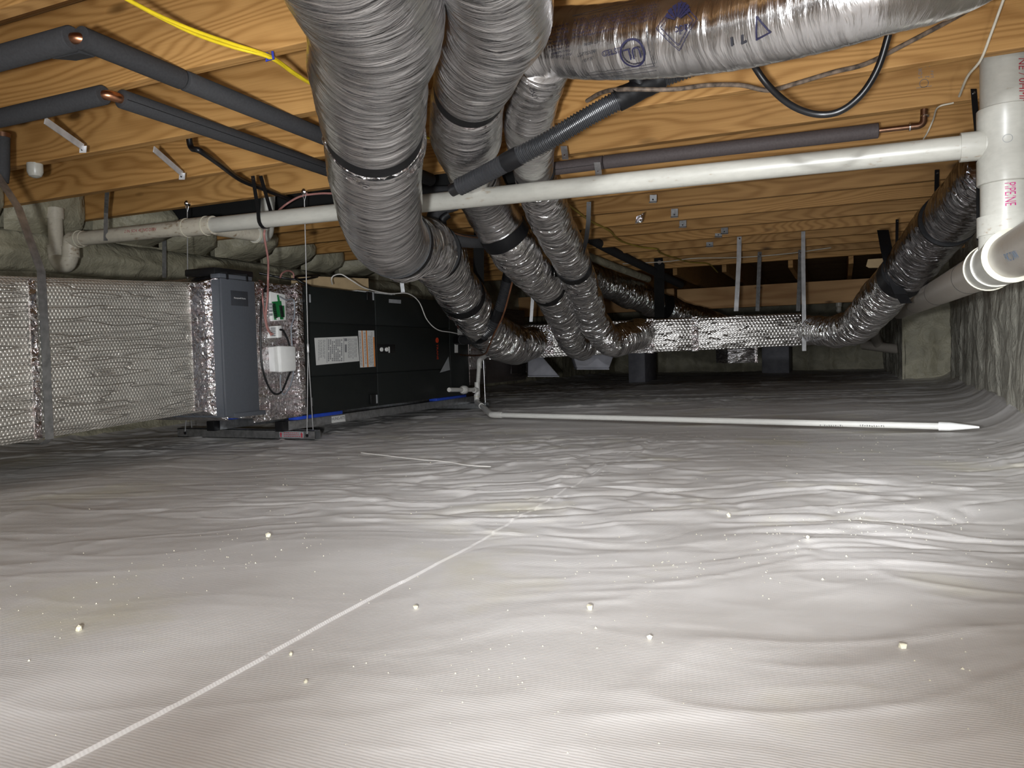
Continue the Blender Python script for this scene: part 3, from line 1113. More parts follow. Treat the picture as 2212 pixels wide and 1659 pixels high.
wp = thing('wiring_plate', 'small white wiring sub-base with bare thermostat wires, above the blank white box', 'wiring plate', tf(592, 730))
obj('plate', tplate([(581, 705), (604, 703), (605, 729), (577, 731)], 0.012), MT['white'], wp, bevel=0.002)
obj('cover', tplate([(596, 704), (604, 703), (605, 729), (597, 730)], 0.010, 0.012), MT['white'], wp, bevel=0.002)
for i in range(5):
    obj('terminal', tplate([(584, 708 + i * 4), (594, 708 + i * 4), (594, 710 + i * 4), (584, 710 + i * 4)], 0.004, 0.012), MT['ink_grey'], wp)

sb = thing('white_control_box', 'blank white square plastic box on the foil collar, below the circuit board', 'control box', tf(600, 805))
obj('box_back', tplate([(578, 750), (590, 747), (592, 804), (582, 803)], 0.03), MT['white'], sb, bevel=0.004)
obj('box_cover', tplate([(587, 747), (622, 748), (624, 802), (591, 805)], 0.045), MT['white'], sb, bevel=0.01)


def cable(name, pts, r, mat, label=None, cat=None, parent=None, n=8, k=10, group=None):
    o = obj(name, MB().tube(catmull(pts, k), r, n), mat, parent, uv=False, smooth=60)
    if label:
        tag(o, label, cat, group)
    return o


cable('black_control_cable', [tf(a, b, 0.03) for a, b in [(575, 618), (567, 640), (563, 690), (563, 740), (566, 790), (578, 830), (592, 850), (608, 846), (622, 815), (632, 790), (630, 765), (622, 735), (612, 715), (605, 712)]], 0.0045, MT['black'],
      'thick black low voltage cable looped round the white control box', 'cable')
cable('grey_control_cable', [tf(a, b, 0.03) for a, b in [(603, 640), (618, 648), (634, 648), (636, 680), (629, 710), (632, 760), (634, 800), (628, 830), (620, 846), (612, 852), (606, 835), (606, 810)]], 0.003, MT['grey_wire'],
      'thin grey control cable running down the right side of the foil collar', 'cable')
cable('pink_thermostat_wire', [on(726, 418, 1, 2.66), on(690, 418, 1, 2.66), on(650, 424, 1, 2.66), on(620, 440, 1, 2.66), on(598, 458, 1, 2.6), on(585, 470, 1, 2.55)], 0.0045, MT['pink'],
      'pink wire curving across the last visible joist into the dark bay, upper left', 'wire')
cable('pink_thermostat_wire', [on(572, 497, 1, 2.46), on(571, 512, 1, 2.46), on(579, 560, 1, 2.55), on(579, 600, 1, 2.62), tf(578, 640, 0.05), tf(574, 680, 0.035), tf(577, 705, 0.03), tf(586, 724, 0.03)], 0.0045, MT['pink'],
      'pink wire hanging from the white drain pipe down to the small wiring plate', 'wire')
cable('pink_thermostat_wire', [on(560, 606, 0, -2.45), on(568, 612, 0, -2.38), on(567, 640, 0, -2.2), tf(571, 680, 0.04), tf(578, 712, 0.035), tf(590, 722, 0.03)], 0.0035, MT['pink'],
      'pink brown wire running from the filter cabinet top to the wiring plate', 'wire')
cable('pink_thermostat_wire', [on(605, 600, 0, -2.6), on(610, 590, 0, -2.6), on(622, 585, 0, -2.6), on(633, 590, 0, -2.6), on(635, 603, 0, -2.6)], 0.0045, MT['pink'],
      'small pink wire hoop standing behind the foil collar', 'wire')

# ---- air handler
ah = thing('air_handler', 'black horizontal air handler unit with white and orange labels, hung on rails', 'air handler', (-2.5, 3.6, 0.105))
AY0, AY1, AZ0, AZ1 = 2.832, 4.515, 0.108, 0.704
obj('cabinet', MB().bx(-2.81, XU - 0.012, AY0, AY1, AZ0 + 0.002, AZ1 - 0.002), MT['unit'], ah, bevel=0.006)
yA, yB = uf(813, 740)[1], uf(972, 740)[1]
zt, zl = uf(700, 698)[2], uf(700, 812)[2]
G = 0.0022
for ya_, yb_ in ((AY0 + 0.012, yA), (yA, yB)):
    for z_a, z_b in ((AZ0, zl), (zl, zt), (zt, AZ1)):
        obj('access_panel', MB().bx(XU - 0.012, XU, ya_ + G, yb_ - G, z_a + G, z_b - G), MT['unit'], ah, bevel=0.0025)
obj('coil_panel', MB().bx(XU - 0.012, XU - 0.002, yB + G, AY1, AZ0 + G, AZ1 - G), MT['unit'], ah, bevel=0.0025)
obj('end_frame', MB().bx(XU - 0.02, XU + 0.004, AY0 - 0.002, AY0 + 0.012, AZ0, AZ1), MT['unit_black'], ah, bevel=0.002)
for px, py in ((660, 645), (797, 640), (664, 868), (805, 862)):
    q, r = face_rect(px - 7, py - 10, px + 7, py + 10, 0.010)
    lt = obj('corner_latch', q, MT['unit_black'], ah, bevel=0.003)
    q, r = face_rect(px + 4, py - 9, px + 7, py + 9, 0.013)
    obj('latch_lever', q, MT['label_grey'], lt, bevel=0.001)
E1 = 0.0004
rl = obj('rating_label', face_quad([(679, 730), (772, 726), (776, 780), (683, 789)], 0.0008), MT['paper'], ah)


def on_face(px, py, t=0.0013):
    return uf(px, py, XU + t)


def marks(name, rects, mat, parent, t=0.0014):
    mb = MB()
    for (x0, y0, x1, y1) in rects:
        P = [on_face(x0, y0, t), on_face(x1, y0, t), on_face(x1, y1, t), on_face(x0, y1, t)]
        k = len(mb.v)
        mb.add(P, [(0, 1, 2, 3)])
    return obj(name, mb, mat, parent, smooth=0)


R_ = []
rs = random.Random(4)
for x in range(709, 740, 4):
    for s in range(12):
        if rs.random() < 0.85:
            R_.append((x, 733 + s * 4, x + (2.2 if x % 8 else 1.2), 733 + s * 4 + 3.4))
for x in (688, 691, 694, 698, 701):
    y = 734
    while y < 772:
        l = rs.uniform(3, 9)
        R_.append((x, y, x + 1, y + l))
        y += l + 1.2
for x in (752, 755, 758, 762, 766, 769):
    y = 731
    while y < 772:
        l = rs.uniform(3, 9)
        R_.append((x, y, x + 1, y + l))
        y += l + 1.2
R_ += [(744, 731, 750, 737), (745, 744, 749, 761), (706, 731, 707, 784), (742, 730, 743, 781)]
stuff(marks('printed_lines', R_, MT['ink_grey'], rl))
wl = obj('warning_label', face_quad([(774, 714), (808, 714), (811, 792), (778, 794)], 0.0008), MT['paper'], ah)
for x0, x1, s in ((781, 783, 3.5), (790, 792.5, 3.5)):
    mb = MB().add([on_face(x0, 714), on_face(x1, 714), on_face(x1 + s, 793), on_face(x0 + s, 793)], [(0, 1, 2, 3)])
    obj('orange_stripe', mb, MT['orange'], wl, smooth=0)
mb = MB().add([on_face(806, 728), on_face(808.6, 728), on_face(811, 792), on_face(808.4, 792)], [(0, 1, 2, 3)])
obj('orange_stripe', mb, MT['orange'], wl, smooth=0)
R_ = []
for x in (776, 778, 786, 788, 795, 797.5, 800, 802.5):
    y = 718 if x < 794 else 725
    while y < 786:
        l = rs.uniform(2, 7)
        R_.append((x + (y - 714) * 0.045, y, x + 0.9 + (y - 714) * 0.045, y + l))
        y += l + 1.3
stuff(marks('printed_lines', R_, MT['ink_grey'], wl))
V, F = strokes([[(-.006, 0), (0, .009), (.006, 0), (0, -.009), (-.006, 0)]], 0.0012)
flat_shape('warning_diamond', V, F, on_face(803, 721, 0.0015), (0, 1, 0), (0, 0, 1), MT['ink'], wl)
q, r = face_rect(814, 744, 853, 763, 0.003)
hd = obj('handle_recess', q, MT['unit_black'], ah, bevel=0.001)
for px in (822, 833):
    c = uf(px, 755)
    mb = MB().pipe(c, c + np.array([0.010, 0, 0]), 0.011, n=18)
    obj('white_button', mb, MT['white'], hd)
q, r = face_rect(838, 749, 841, 762, 0.004)
obj('white_pointer', q, MT['white'], hd)
c = uf(944, 735)
obj('brand_disc', MB().pipe(c, c + np.array([0.0025, 0, 0]), 0.016, n=24), MT['brand_red'], ah)
flat_text('brand_lettering', 'TRANE', 0.030, on_face(945, 760, 0.002), (0, 0, -1), (0, 1, 0), MT['brand_red'], ah)
gl = obj('grey_sticker', face_quad([(840, 646), (866, 648), (866, 656), (840, 654)], 0.0008), MT['label_grey'], ah)
obj('white_sticker', face_quad([(962, 649), (973, 650), (976, 665), (963, 663)], 0.0008), MT['paper'], ah)
obj('small_card', face_quad([(988, 697), (998, 699), (999, 741), (989, 741)], 0.001), MT['paper'], ah)
obj('small_card', face_quad([(982, 742), (989, 742), (989, 762), (982, 762)], 0.001), MT['paper'], ah)
tl = obj('triangular_label', MB().add([uf(950, 805, XU + .001), uf(972, 799, XU + .001), uf(969, 770, XU + .001)], [(0, 1, 2)]), MT['label_grey'], ah, smooth=0)

# cardboard box, manual and loose tubes on the unit
cbx = thing('cardboard_box', 'brown cardboard box lying on top of the black air handler', 'box', (-2.55, 3.5, 0.706))
a, b, c = on(700, 625, 0, -2.56), on(784, 590, 0, -2.46), on(822, 588, 0, -2.52)
mb = MB().hull8([(-2.62, 3.22, .7065), (-2.40, 3.60, .7065), (-2.62, 3.78, .7065), (-2.79, 3.42, .7065)], [(-2.62, 3.22, .80), (-2.40, 3.60, .80), (-2.62, 3.78, .80), (-2.79, 3.42, .80)])
bo = obj('carton', mb, MT['card'], cbx)
obj('carton_flap', MB().hull8([(-2.62, 3.22, .8005), (-2.40, 3.60, .8005), (-2.51, 3.69, .8005), (-2.705, 3.32, .8005)], [(-2.62, 3.22, .803), (-2.40, 3.60, .803), (-2.51, 3.69, .803), (-2.705, 3.32, .803)]), MT['card'], cbx)
mn = thing('paper_manual', 'white paper booklet lying on the air handler beside the cardboard box', 'booklet', (-2.3, 3.5, 0.706))
for i, dz in enumerate((0.0, 0.003)):
    obj('page', MB().hull8([(-2.27, 3.30, .706 + dz), (-2.262, 3.62 + .03 * i, .706 + dz), (-2.37, 3.66, .708 + dz), (-2.385, 3.34, .708 + dz)],
                           [(-2.27, 3.30, .7085 + dz), (-2.262, 3.62 + .03 * i, .7085 + dz), (-2.37, 3.66, .7105 + dz), (-2.385, 3.34, .7105 + dz)]), MT['paper'], mn)
cable('white_signal_wire', [on(718, 614, 0, -2.36), on(716, 603, 0, -2.34), on(722, 595, 0, -2.33), on(738, 593, 0, -2.31), on(760, 606, 0, -2.27), on(790, 623, 0, -2.262), on(840, 634, 0, -2.25), on(880, 634, 0, -2.23), on(905, 652, 0, -2.23), on(922, 690, 0, -2.23), on(945, 712, 0, -2.22), on(975, 718, 0, -2.21), on(1004, 724, 0, -2.2)], 0.003, MT['white_wire'],
      'white wire looping over the top edge and down the face of the air handler', 'wire')
cable('black_hose', [on(560, 590, 0, -2.7), on(610, 600, 0, -2.62), on(650, 604, 0, -2.55), on(690, 596, 0, -2.55), (-2.52, 3.13, .78), (-2.45, 3.17, .725), (-2.42, 3.2, .712)], 0.006, MT['black'],
      'thin black hose lying along the top of the air handler', 'hose')

# ---- hanging frame under the unit
hf = thing('hanging_frame', 'galvanised steel cradle of rails under the black air handler', 'frame', (-2.5, 3.5, 0.02))


def channel(p0, p1, h, wd, z0):
    p0, p1 = np.array([*p0, z0]), np.array([*p1, z0])
    d = p1 - p0
    u = d / np.linalg.norm(d)
    s_ = np.array([-u[1], u[0], 0])
    mb = MB()
    mb.box(p0 - s_ * wd / 2, d, s_ * 0.003, (0, 0, h))
    mb.box(p0 + s_ * (wd / 2 - 0.003), d, s_ * 0.003, (0, 0, h))
    mb.box(p0 - s_ * wd / 2, d, s_ * wd, (0, 0, 0.003))
    mb.box(p0 - s_ * wd / 2 + np.array([0, 0, h - 0.003]), d, s_ * wd * 0.3, (0, 0, 0.003))
    mb.box(p0 + s_ * wd * 0.2 + np.array([0, 0, h - 0.003]), d, s_ * wd * 0.3, (0, 0, 0.003))
    return mb


zc0 = 0.004
xc0, xc1 = -2.985, -2.165
ycf = 2.80
c1 = obj('cross_channel', channel((xc0, ycf), (xc1, ycf), 0.042, 0.042, zc0), MT['galv'], hf, smooth=0)
ycb = 4.62
obj('cross_channel', channel((xc0, ycb), (xc1 - 0.01, ycb), 0.042, 0.042, zc0), MT['galv'], hf, smooth=0)
for px in (535, 560):
    pass
rails = []
for xr in (-2.30, -2.68):
    y_0 = 2.74 if xr > -2.5 else 2.72
    r_ = obj('rail', MB().bx(xr - 0.021, xr + 0.021, y_0, 4.70, zc0 + 0.044, zc0 + 0.086), MT['galv'], hf, bevel=0.002)
    obj('rail_end_cap', MB().bx(xr - 0.023, xr + 0.023, y_0 - 0.035, y_0 + 0.004, zc0 + 0.042, zc0 + 0.088), MT['black'], hf, bevel=0.003)
    rails.append(r_)
    for ya_, yb_ in ((2.80, 3.14), (4.10, 4.50)):
        obj('blue_pad', MB().bx(xr - 0.024, xr + 0.030, ya_, yb_, zc0 + 0.087, zc0 + 0.1035), MT['blue'], hf, bevel=0.002, label='bright blue vibration pad')
XRF = -2.30 + 0.0215
P = [on(716, 900, 0, XRF), on(745, 896, 0, XRF), on(746, 910, 0, XRF), on(717, 914, 0, XRF)]
rs_ = obj('rail_sticker', MB().hull8(P, [p + np.array([.0008, 0, 0]) for p in P]), MT['paper'], hf)
ctr = (P[0] + P[2]) / 2
flat_text('brand_lettering', 'HUNG-RITE', 0.021, (XRF + 0.0014, ctr[1], ctr[2] + 0.004), (0, 1, 0), (0, 0, 1), MT['ink'], rs_)
YCF = ycf - 0.0215
st_ = obj('channel_sticker', MB().bx(-2.36, -2.225, YCF - 0.001, YCF, zc0 + 0.008, zc0 + 0.036), MT['label_grey'], hf)
mb = MB()
for x0 in (-2.355, -2.238):
    mb.add([(x0, YCF - .0016, zc0 + .010), (x0 + .008, YCF - .0016, zc0 + .010), (x0 + .008, YCF - .0016, zc0 + .022), (x0, YCF - .0016, zc0 + .022)], [(0, 1, 2, 3)])
    mb.add([(x0 - .004, YCF - .0016, zc0 + .022), (x0 + .012, YCF - .0016, zc0 + .022), (x0 + .004, YCF - .0016, zc0 + .034)], [(0, 1, 2)])
obj('red_arrow', mb, MT['ink_red'], st_, smooth=0)
mb = MB()
for i in range(3):
    x = -2.335
    while x < -2.25:
        l = rs.uniform(0.004, 0.012)
        mb.add([(x, YCF - .0016, zc0 + .013 + i * .008), (x + l, YCF - .0016, zc0 + .013 + i * .008), (x + l, YCF - .0016, zc0 + .016 + i * .008), (x, YCF - .0016, zc0 + .016 + i * .008)], [(0, 1, 2, 3)])
        x += l + 0.003
stuff(obj('printed_lines', mb, MT['ink_red'], st_, smooth=0))
for x in (-2.935, -2.205):
    obj('cable_hole', MB().pipe((x, YCF - 0.0012, zc0 + 0.02), (x, YCF + 0.002, zc0 + 0.02), 0.008, n=14), MT['black'], c1)


# suspension cables
def hang_cable(label, xt, yt, zt_, xb, yb, split):
    t = thing('suspension_cable', label, 'cable', (xb, yb, 0.03))
    top = np.array([xt, yt, zt_])
    bot = np.array([xb, yb, 0.03])
    s_ = top + (bot - top) * split
    obj('cable', MB().tube([top + (0, 0, -0.03), s_], 0.0022, 8), MT['wire'], t, uv=False)
    obj('ferrule', MB().tube([s_ + (0, 0, .022), s_ + (0, 0, .016), s_ + (0, 0, -.016), s_ + (0, 0, -.022)], [.0025, .005, .005, .0025], 10), MT['wire'], t, uv=False)
    for sgn in (0, 1):
        e = bot + np.array([0, -0.022 if sgn == 0 else 0.022, 0.012 * (0 if sgn == 0 else 1)])
        obj('cable_leg', MB().tube([s_, e], 0.002, 8), MT['wire'], t, uv=False)
    obj('eye_loop', MB().tube([top + (0, 0, 0), top + (-.008, 0, -.012), top + (0, 0, -.035), top + (.008, 0, -.012), top + (0, 0, 0)], 0.0016, 6), MT['wire'], t, uv=False)
    obj('screw_head', MB().tube([top + (0, 0.012, .004), top + (0, -0.006, .004), top + (0, -0.012, .004)], [.012, .012, .005], 14), MT['steel'], t, uv=False)
    return t


YJ6 = 1.478 + JS * 3 - JW - 0.012
pt_ = on(657, 416, 1, YJ6)
hang_cable('steel suspension cable in front of the air handler, nearest to its label', pt_[0], YJ6, pt_[2], -2.205, ycf, 0.63)
pt_ = on(404, 441, 1, YJ6)
hang_cable('steel suspension cable behind the return duct, left of the filter cabinet', pt_[0], YJ6, pt_[2], -2.935, ycf, 0.85)
t = thing('suspension_cable', 'thin steel cable behind the white condensate trap at the far end of the unit', 'cable', (-2.19, 4.62, 0.03))
obj('cable', MB().tube([(-2.19, 4.62, 0.03), (-2.2, 4.62, 0.60), (-2.3, 4.62, ZC)], 0.0022, 8), MT['wire'], t, uv=False)

# =================================================================== SUPPLY SIDE
pl_ = thing('supply_plenum', 'dark foil lined plenum box at the far end of the air handler', 'plenum', (-2.5, 5.0, 0.15))
obj('plenum_box', MB().bx(-2.80, XU - 0.005, 4.53, 5.52, 0.165, 0.70), MT['unlit_foil'], pl_, bevel=0.008)
obj('corner_foil', MB().bx(XU - 0.006, XU + 0.004, 4.53, 4.72, 0.27, 0.50), MT['tape'], pl_, bevel=0.003)
for py_ in (4.75, 5.2, 5.5):
    obj('hanging_foil_tail', MB().ribbon([(XU + .002, py_, .33), (XU + .004, py_ + .005, .27), (XU + .002, py_, .22)], (0, 1, 0), 0.008, 0.001), MT['tape'], pl_)

# trunk: front face through two points, about 0.25 high
TA, TB = at(1045, 735, 5.33), at(1735, 710, 5.0)
TA[2] = 0.445
TB[2] = 0.476
tdir = (TB - TA) / np.linalg.norm(TB - TA)
tn = np.cross(tdir, _Z)
tn /= np.linalg.norm(tn)
if tn @ (CP - TA) < 0:
    tn = -tn
tk = thing('trunk_duct', 'long low silver foil trunk duct across the back, with flex ducts joined to its front', 'duct', (*TA[:2], 0.34))


def trunk_pt(px, which):
    """point on the trunk front plane under a pixel column, on the top or bottom edge"""
    cen = onplane(px, 720, TA, tn)
    f = float((cen - TA) @ tdir / np.linalg.norm(TB - TA))
    hz = 0.117 - 0.010 * f
    p = TA + (TB - TA) * f
    return p + _Z * (hz if which else -hz)


def trunk_box(pxa, pxb, dep=0.5, fr=0.0, g0=0.0, g1=0.0):
    a0, a1, b0, b1 = trunk_pt(pxa, 0), trunk_pt(pxa, 1), trunk_pt(pxb, 0), trunk_pt(pxb, 1)
    f = tn * fr
    lo = [a0 + f - _Z * g0, b0 + f - _Z * g1, b1 + f + _Z * g1, a1 + f + _Z * g0]
    hi = [p - tn * (dep + fr) for p in lo]
    return MB().hull8([lo[i] for i in (0, 1, 2, 3)], [hi[i] for i in (0, 1, 2, 3)])


def subdiv_front(mb):
    return mb


for i, (a, b) in enumerate(((1045, 1405), (1405, 1500), (1500, 1735))):
    obj('trunk_section', trunk_box(a, b, fr=(0.0, 0.004, -0.002)[i]), MT['bubble_small'], tk, bevel=0.012)
for a, b in ((1396, 1412), (1494, 1508)):
    obj('joint_flange', trunk_box(a, b, fr=0.022, g0=0.006, g1=0.006), MT['tape'], tk, bevel=0.006)
obj('tape_patch', trunk_box(1375, 1397, fr=0.003, g0=-0.01, g1=-0.01), MT['tape'], tk, bevel=0.004)
obj('tape_patch', trunk_box(1162, 1195, fr=0.006, g0=-0.02, g1=-0.02), MT['tape'], tk, bevel=0.004)
obj('end_cap', trunk_box(1716, 1738, fr=-0.004, g0=-0.012, g1=-0.02), MT['tape'], tk, bevel=0.012)

# =================================================================== FLEX DUCTS
def band(s, px, py, half, mat, parent, grow=0.004, name='band'):
    v = s.nearest_v(px, py)
    return obj(name, s.mesh(v - half, v + half, n=64, grow=grow), mat, parent, smooth=50)


# ---- duct one (largest, left)
d1 = thing('flex_duct', 'widest silver flex duct, leftmost of the three near the camera, dropping to the trunk', 'flex duct', at(816, 430, 2.15))
S1 = Sweep([np.array([-.40, -.3, .95]), np.array([-.52, .55, .95]), at(799, 0, 1.25), at(797, 150, 1.52), at(808, 290, 1.78), at(816, 430, 2.12), at(840, 512, 2.42), at(885, 530, 2.75), at(925, 536, 3.1), at(965, 590, 3.6), at(1002, 645, 4.05), at(1055, 715, 4.6), at(1105, 744, 4.85), at(1150, 741, 5.22)],
           [.119, .119, .119, .117, .118, .119, .118, .115, .117, .118, .118, .122, .125, .112], step=0.006)
vb = S1.nearest_v(806, 280)
obj('jacket', S1.mesh(0, vb - 0.018, crinkle=0.0018, seed=5, coil=0.0016, mouth=0.010, cv=75), MT['foil'], d1, smooth=70)
vk = S1.nearest_v(858, 521)
obj('jacket', S1.mesh(vb + 0.02, vk - 0.01, crinkle=0.0022, seed=15, mouth=0.004, cv=85), MT['foil'], d1, smooth=70)
obj('foil_tape_ring', S1.mesh(vb + 0.004, vb + 0.085, crinkle=0.009, seed=25, grow=0.002, mouth=0.014, cv=60, ku=22), MT['tape'], d1, smooth=70)
obj('band', S1.mesh(vb - 0.034, vb + 0.014, n=64, grow=-0.005), MT['black_tape'], d1)
obj('band', S1.mesh(vk - 0.035, vk + 0.030, n=64, grow=0.004), MT['black_tape'], d1)
vm = S1.nearest_v(1003, 630)
obj('jacket', S1.mesh(vk, vm, crinkle=0.009, seed=35, mouth=0.016, cv=38), MT['foil_far'], d1, smooth=70)
obj('jacket', S1.mesh(vm, crinkle=0.009, seed=45, mouth=0.016, cv=38), MT['foil_far'], d1, smooth=70)
obj('band', S1.mesh(vm - 0.05, vm + 0.05, n=64, grow=0.004), MT['black_tape'], d1)
v2 = S1.nearest_v(930, 540)
obj('band', S1.mesh(v2 + 0.02, v2 + 0.07, n=64, grow=0.004), MT['black_tape'], d1)

# ---- duct two (middle)
d2 = thing('flex_duct', 'middle silver flex duct of the three, narrowing under a black band near the top', 'flex duct', at(1005, 290, 2.1))
S2 = Sweep([np.array([-.24, -.2, .98]), np.array([-.42, .8, .985]), at(1078, 0, 1.35), at(1046, 100, 1.55), at(1014, 200, 1.80), at(1006, 290, 2.12), at(1016, 355, 2.56), at(1040, 415, 3.05), at(1072, 475, 3.28), at(1108, 535, 3.4), at(1150, 585, 3.8), at(1190, 632, 4.25), at(1216, 690, 4.7), at(1236, 735, 4.95), at(1262, 752, 5.2)],
           [.096, .096, .096, .095, .088, .096, .086, .100, .104, .102, .098, .096, .094, .094, .094], step=0.006)
vb = S2.nearest_v(1012, 195)
obj('jacket', S2.mesh(0, vb - 0.02, crinkle=0.0022, seed=6, mouth=0.010, cv=75), MT['foil'], d2, smooth=70)
vn = S2.nearest_v(1020, 372)
obj('jacket', S2.mesh(vb + 0.012, vn - 0.012, crinkle=0.0030, seed=16, mouth=0.010, cv=75), MT['foil'], d2, smooth=70)
obj('foil_tape_ring', S2.mesh(vb + 0.004, vb + 0.06, crinkle=0.008, seed=26, grow=0.002, mouth=0.012, cv=60, ku=20), MT['tape'], d2, smooth=70)
obj('band', S2.mesh(vb - 0.036, vb + 0.014, n=64, grow=-0.004), MT['black_tape'], d2)
obj('band', S2.mesh(vn - 0.03, vn + 0.03, n=64, grow=-0.004), MT['black_tape'], d2)
vc = S2.nearest_v(1092, 508)
vd = S2.nearest_v(1184, 616)
obj('jacket', S2.mesh(vn + 0.01, vc, crinkle=0.003, seed=36, mouth=0.008, cv=60), MT['foil'], d2, smooth=70)
obj('jacket', S2.mesh(vc, vd, crinkle=0.009, seed=46, mouth=0.016, cv=40), MT['foil_far'], d2, smooth=70)
obj('jacket', S2.mesh(vd, crinkle=0.009, seed=56, mouth=0.016, cv=40), MT['foil_far'], d2, smooth=70)
obj('band', S2.mesh(vc - 0.03, vc + 0.02, n=64, grow=0.004), MT['black_tape'], d2)
obj('band', S2.mesh(vd - 0.05, vd + 0.05, n=64, grow=0.004), MT['black_tape'], d2)

# ---- duct three (right one, dropping)
d3 = thing('flex_duct', 'slim silver flex duct right of the middle one, bending forward into the trunk', 'flex duct', at(1150, 300, 2.3))
S3 = Sweep([at(1172, 130, 1.86), at(1156, 190, 1.98), at(1142, 250, 2.12), at(1147, 310, 2.36), at(1155, 375, 2.70), at(1172, 430, 2.95), at(1200, 495, 3.28), at(1235, 565, 3.75), at(1262, 640, 4.35), at(1284, 700, 4.78), at(1318, 736, 4.90), at(1356, 729, 5.0), at(1392, 716, 5.2)],
           [.072, .072, .073, .073, .070, .082, .088, .088, .090, .092, .094, .096, .098], step=0.006)
va, vb = S3.nearest_v(1153, 372), S3.nearest_v(1240, 572)
obj('jacket', S3.mesh(0, va, crinkle=0.0026, seed=7, mouth=0.006, cv=75), MT['foil'], d3, smooth=70)
obj('jacket', S3.mesh(va, vb, crinkle=0.0042, seed=17, mouth=0.010, cv=50), MT['foil_far'], d3, smooth=70)
obj('jacket', S3.mesh(vb, crinkle=0.009, seed=27, mouth=0.016, cv=38), MT['foil_far'], d3, smooth=70)
obj('band', S3.mesh(va - 0.02, va + 0.02, n=64, grow=0.0015), MT['black_tape'], d3)
obj('band', S3.mesh(vb - 0.04, vb + 0.04, n=64, grow=0.004), MT['black_tape'], d3)
S3.text_at('printed_lettering', 'USE ONLY', 0.017, 1150, 190, (0.35, 0.93), MT['ink'], d3, 0.005)
V, F = strokes([circle2d(0, 0, 0.028, 24)], 0.005)
S3.print_at('round_mark', V, F, 1236, 632, (0.5, 0.8), MT['ink'], d3, 0.008)
S3.text_at('printed_lettering', 'UL', 0.026, 1236, 632, (0.5, 0.8), MT['ink'], d3, 0.008)

# ---- horizontal near duct with print
d4 = thing('flex_duct', 'silver flex duct running right along the joists at the top, printed with dark blue marks', 'flex duct', at(1500, 80, 1.63))
S4 = Sweep([np.array([.66, 1.66, 1.17]), np.array([.36, 1.63, 1.12]), at(2080, -78, 1.40), at(1900, -26, 1.40), at(1700, 32, 1.50), at(1500, 74, 1.63), at(1300, 92, 1.75), at(1205, 92, 1.82), at(1140, 112, 1.86)],
           [.083, .083, .083, .083, .083, .084, .080, .077, .072], step=0.006)
obj('jacket', S4.mesh(crinkle=0.0012, seed=8, coil=0.0014, mouth=0.003, cv=40), MT['foil_smooth'], d4, smooth=70)
XD_ = (-0.97, 0.22)      # text on this duct is upside down in the picture
V, F = strokes([circle2d(0, 0, 0.028, 36)], 0.0042)
S4.print_at('round_mark', V, F, 1368, 116, XD_, MT['ink_navy'], d4, 0.0034)
S4.text_at('printed_lettering', 'UL', 0.034, 1368, 116, XD_, MT['ink_navy'], d4, 0.0034)
S4.text_at('printed_lettering', 'LISTED', 0.0165, 1320, 113, XD_, MT['ink_navy'], d4, 0.0034)
S4.text_at('printed_lettering', 'AIR DUCT', 0.010, 1268, 115, XD_, MT['ink'], d4, 0.0034)
S4.text_at('printed_lettering', 'UL 181', 0.009, 1272, 128, XD_, MT['ink'], d4, 0.0034)
S4.text_at('printed_lettering', 'CT NO.00', 0.0075, 1275, 93, XD_, MT['ink'], d4, 0.0034)
V, F = strokes([[(-.004, -.05), (-.004, .034), (.168, .034)], [(-.004, .046), (.168, .046)]], 0.0016)
S4.print_at('frame_lines', V, F, 1398, 110, XD_, MT['ink'], d4, 0.0034)
V, F = strokes([[(-.072, 0), (.072, 0)]], 0.0016)
S4.print_at('frame_lines', V, F, 1300, 20, XD_, MT['ink'], d4, 0.0034)
V, F = glyph_rows(0.20, 0.046, 6, 3)
stuff(S4.print_at('small_print', V, F, 1322, 44, XD_, MT['ink_navy'], d4, 0.0034))
V, F = glyph_rows(0.06, 0.07, 9, 5)
stuff(S4.print_at('small_print', V, F, 1205, 90, XD_, MT['ink_navy'], d4, 0.0034))
# diamond emblem with a shell fan and letters
dm = 0.050
V, F = strokes([[(-dm, 0), (0, dm), (dm, 0), (0, -dm * 1.0), (-dm, 0)], [(-dm * .8, 0), (0, dm * .8), (dm * .8, 0), (0, -dm * .8), (-dm * .8, 0)]], 0.0014)
S4.print_at('emblem_diamond', V, F, 1467, 54, XD_, MT['ink_navy'], d4, 0.0034)
V, F = [], []
for i in range(7):
    a0 = math.radians(200 + i * 20 + 2.5)
    a1 = math.radians(200 + (i + 1) * 20 - 2.5)
    k = len(V)
    r0, r1 = 0.008, 0.033 + 0.006 * math.sin(math.pi * (i + .5) / 7)
    V += [(r0 * math.cos(a0), r0 * math.sin(a0)), (r0 * math.cos(a1), r0 * math.sin(a1)), (r1 * math.cos(a1), r1 * math.sin(a1)), (r1 * math.cos(a0), r1 * math.sin(a0))]
    F.append((k, k + 1, k + 2, k + 3))
S4.print_at('emblem_fan', np.array(V) * np.array([1, 1]), F, 1464, 47, XD_, MT['ink_navy'], d4, 0.0034)
S4.text_at('emblem_lettering', 'adc', 0.024, 1470, 64, XD_, MT['ink_navy'], d4, 0.0034)
V, F = strokes([[(0, 0.028), (-.006, -.012), (-.026, .02), (0, .028)]], 0.003)
S4.print_at('marker_triangle', V, F, 1630, 52, XD_, MT['ink_navy'], d4, 0.0034)
V, F = strokes([[(0, 0), (.004, .014), (-.004, .012)], [(.022, 0), (.024, .014)]], 0.0045)
S4.print_at('marker_inch_mark', V, F, 1604, 75, XD_, MT['ink'], d4, 0.0034)

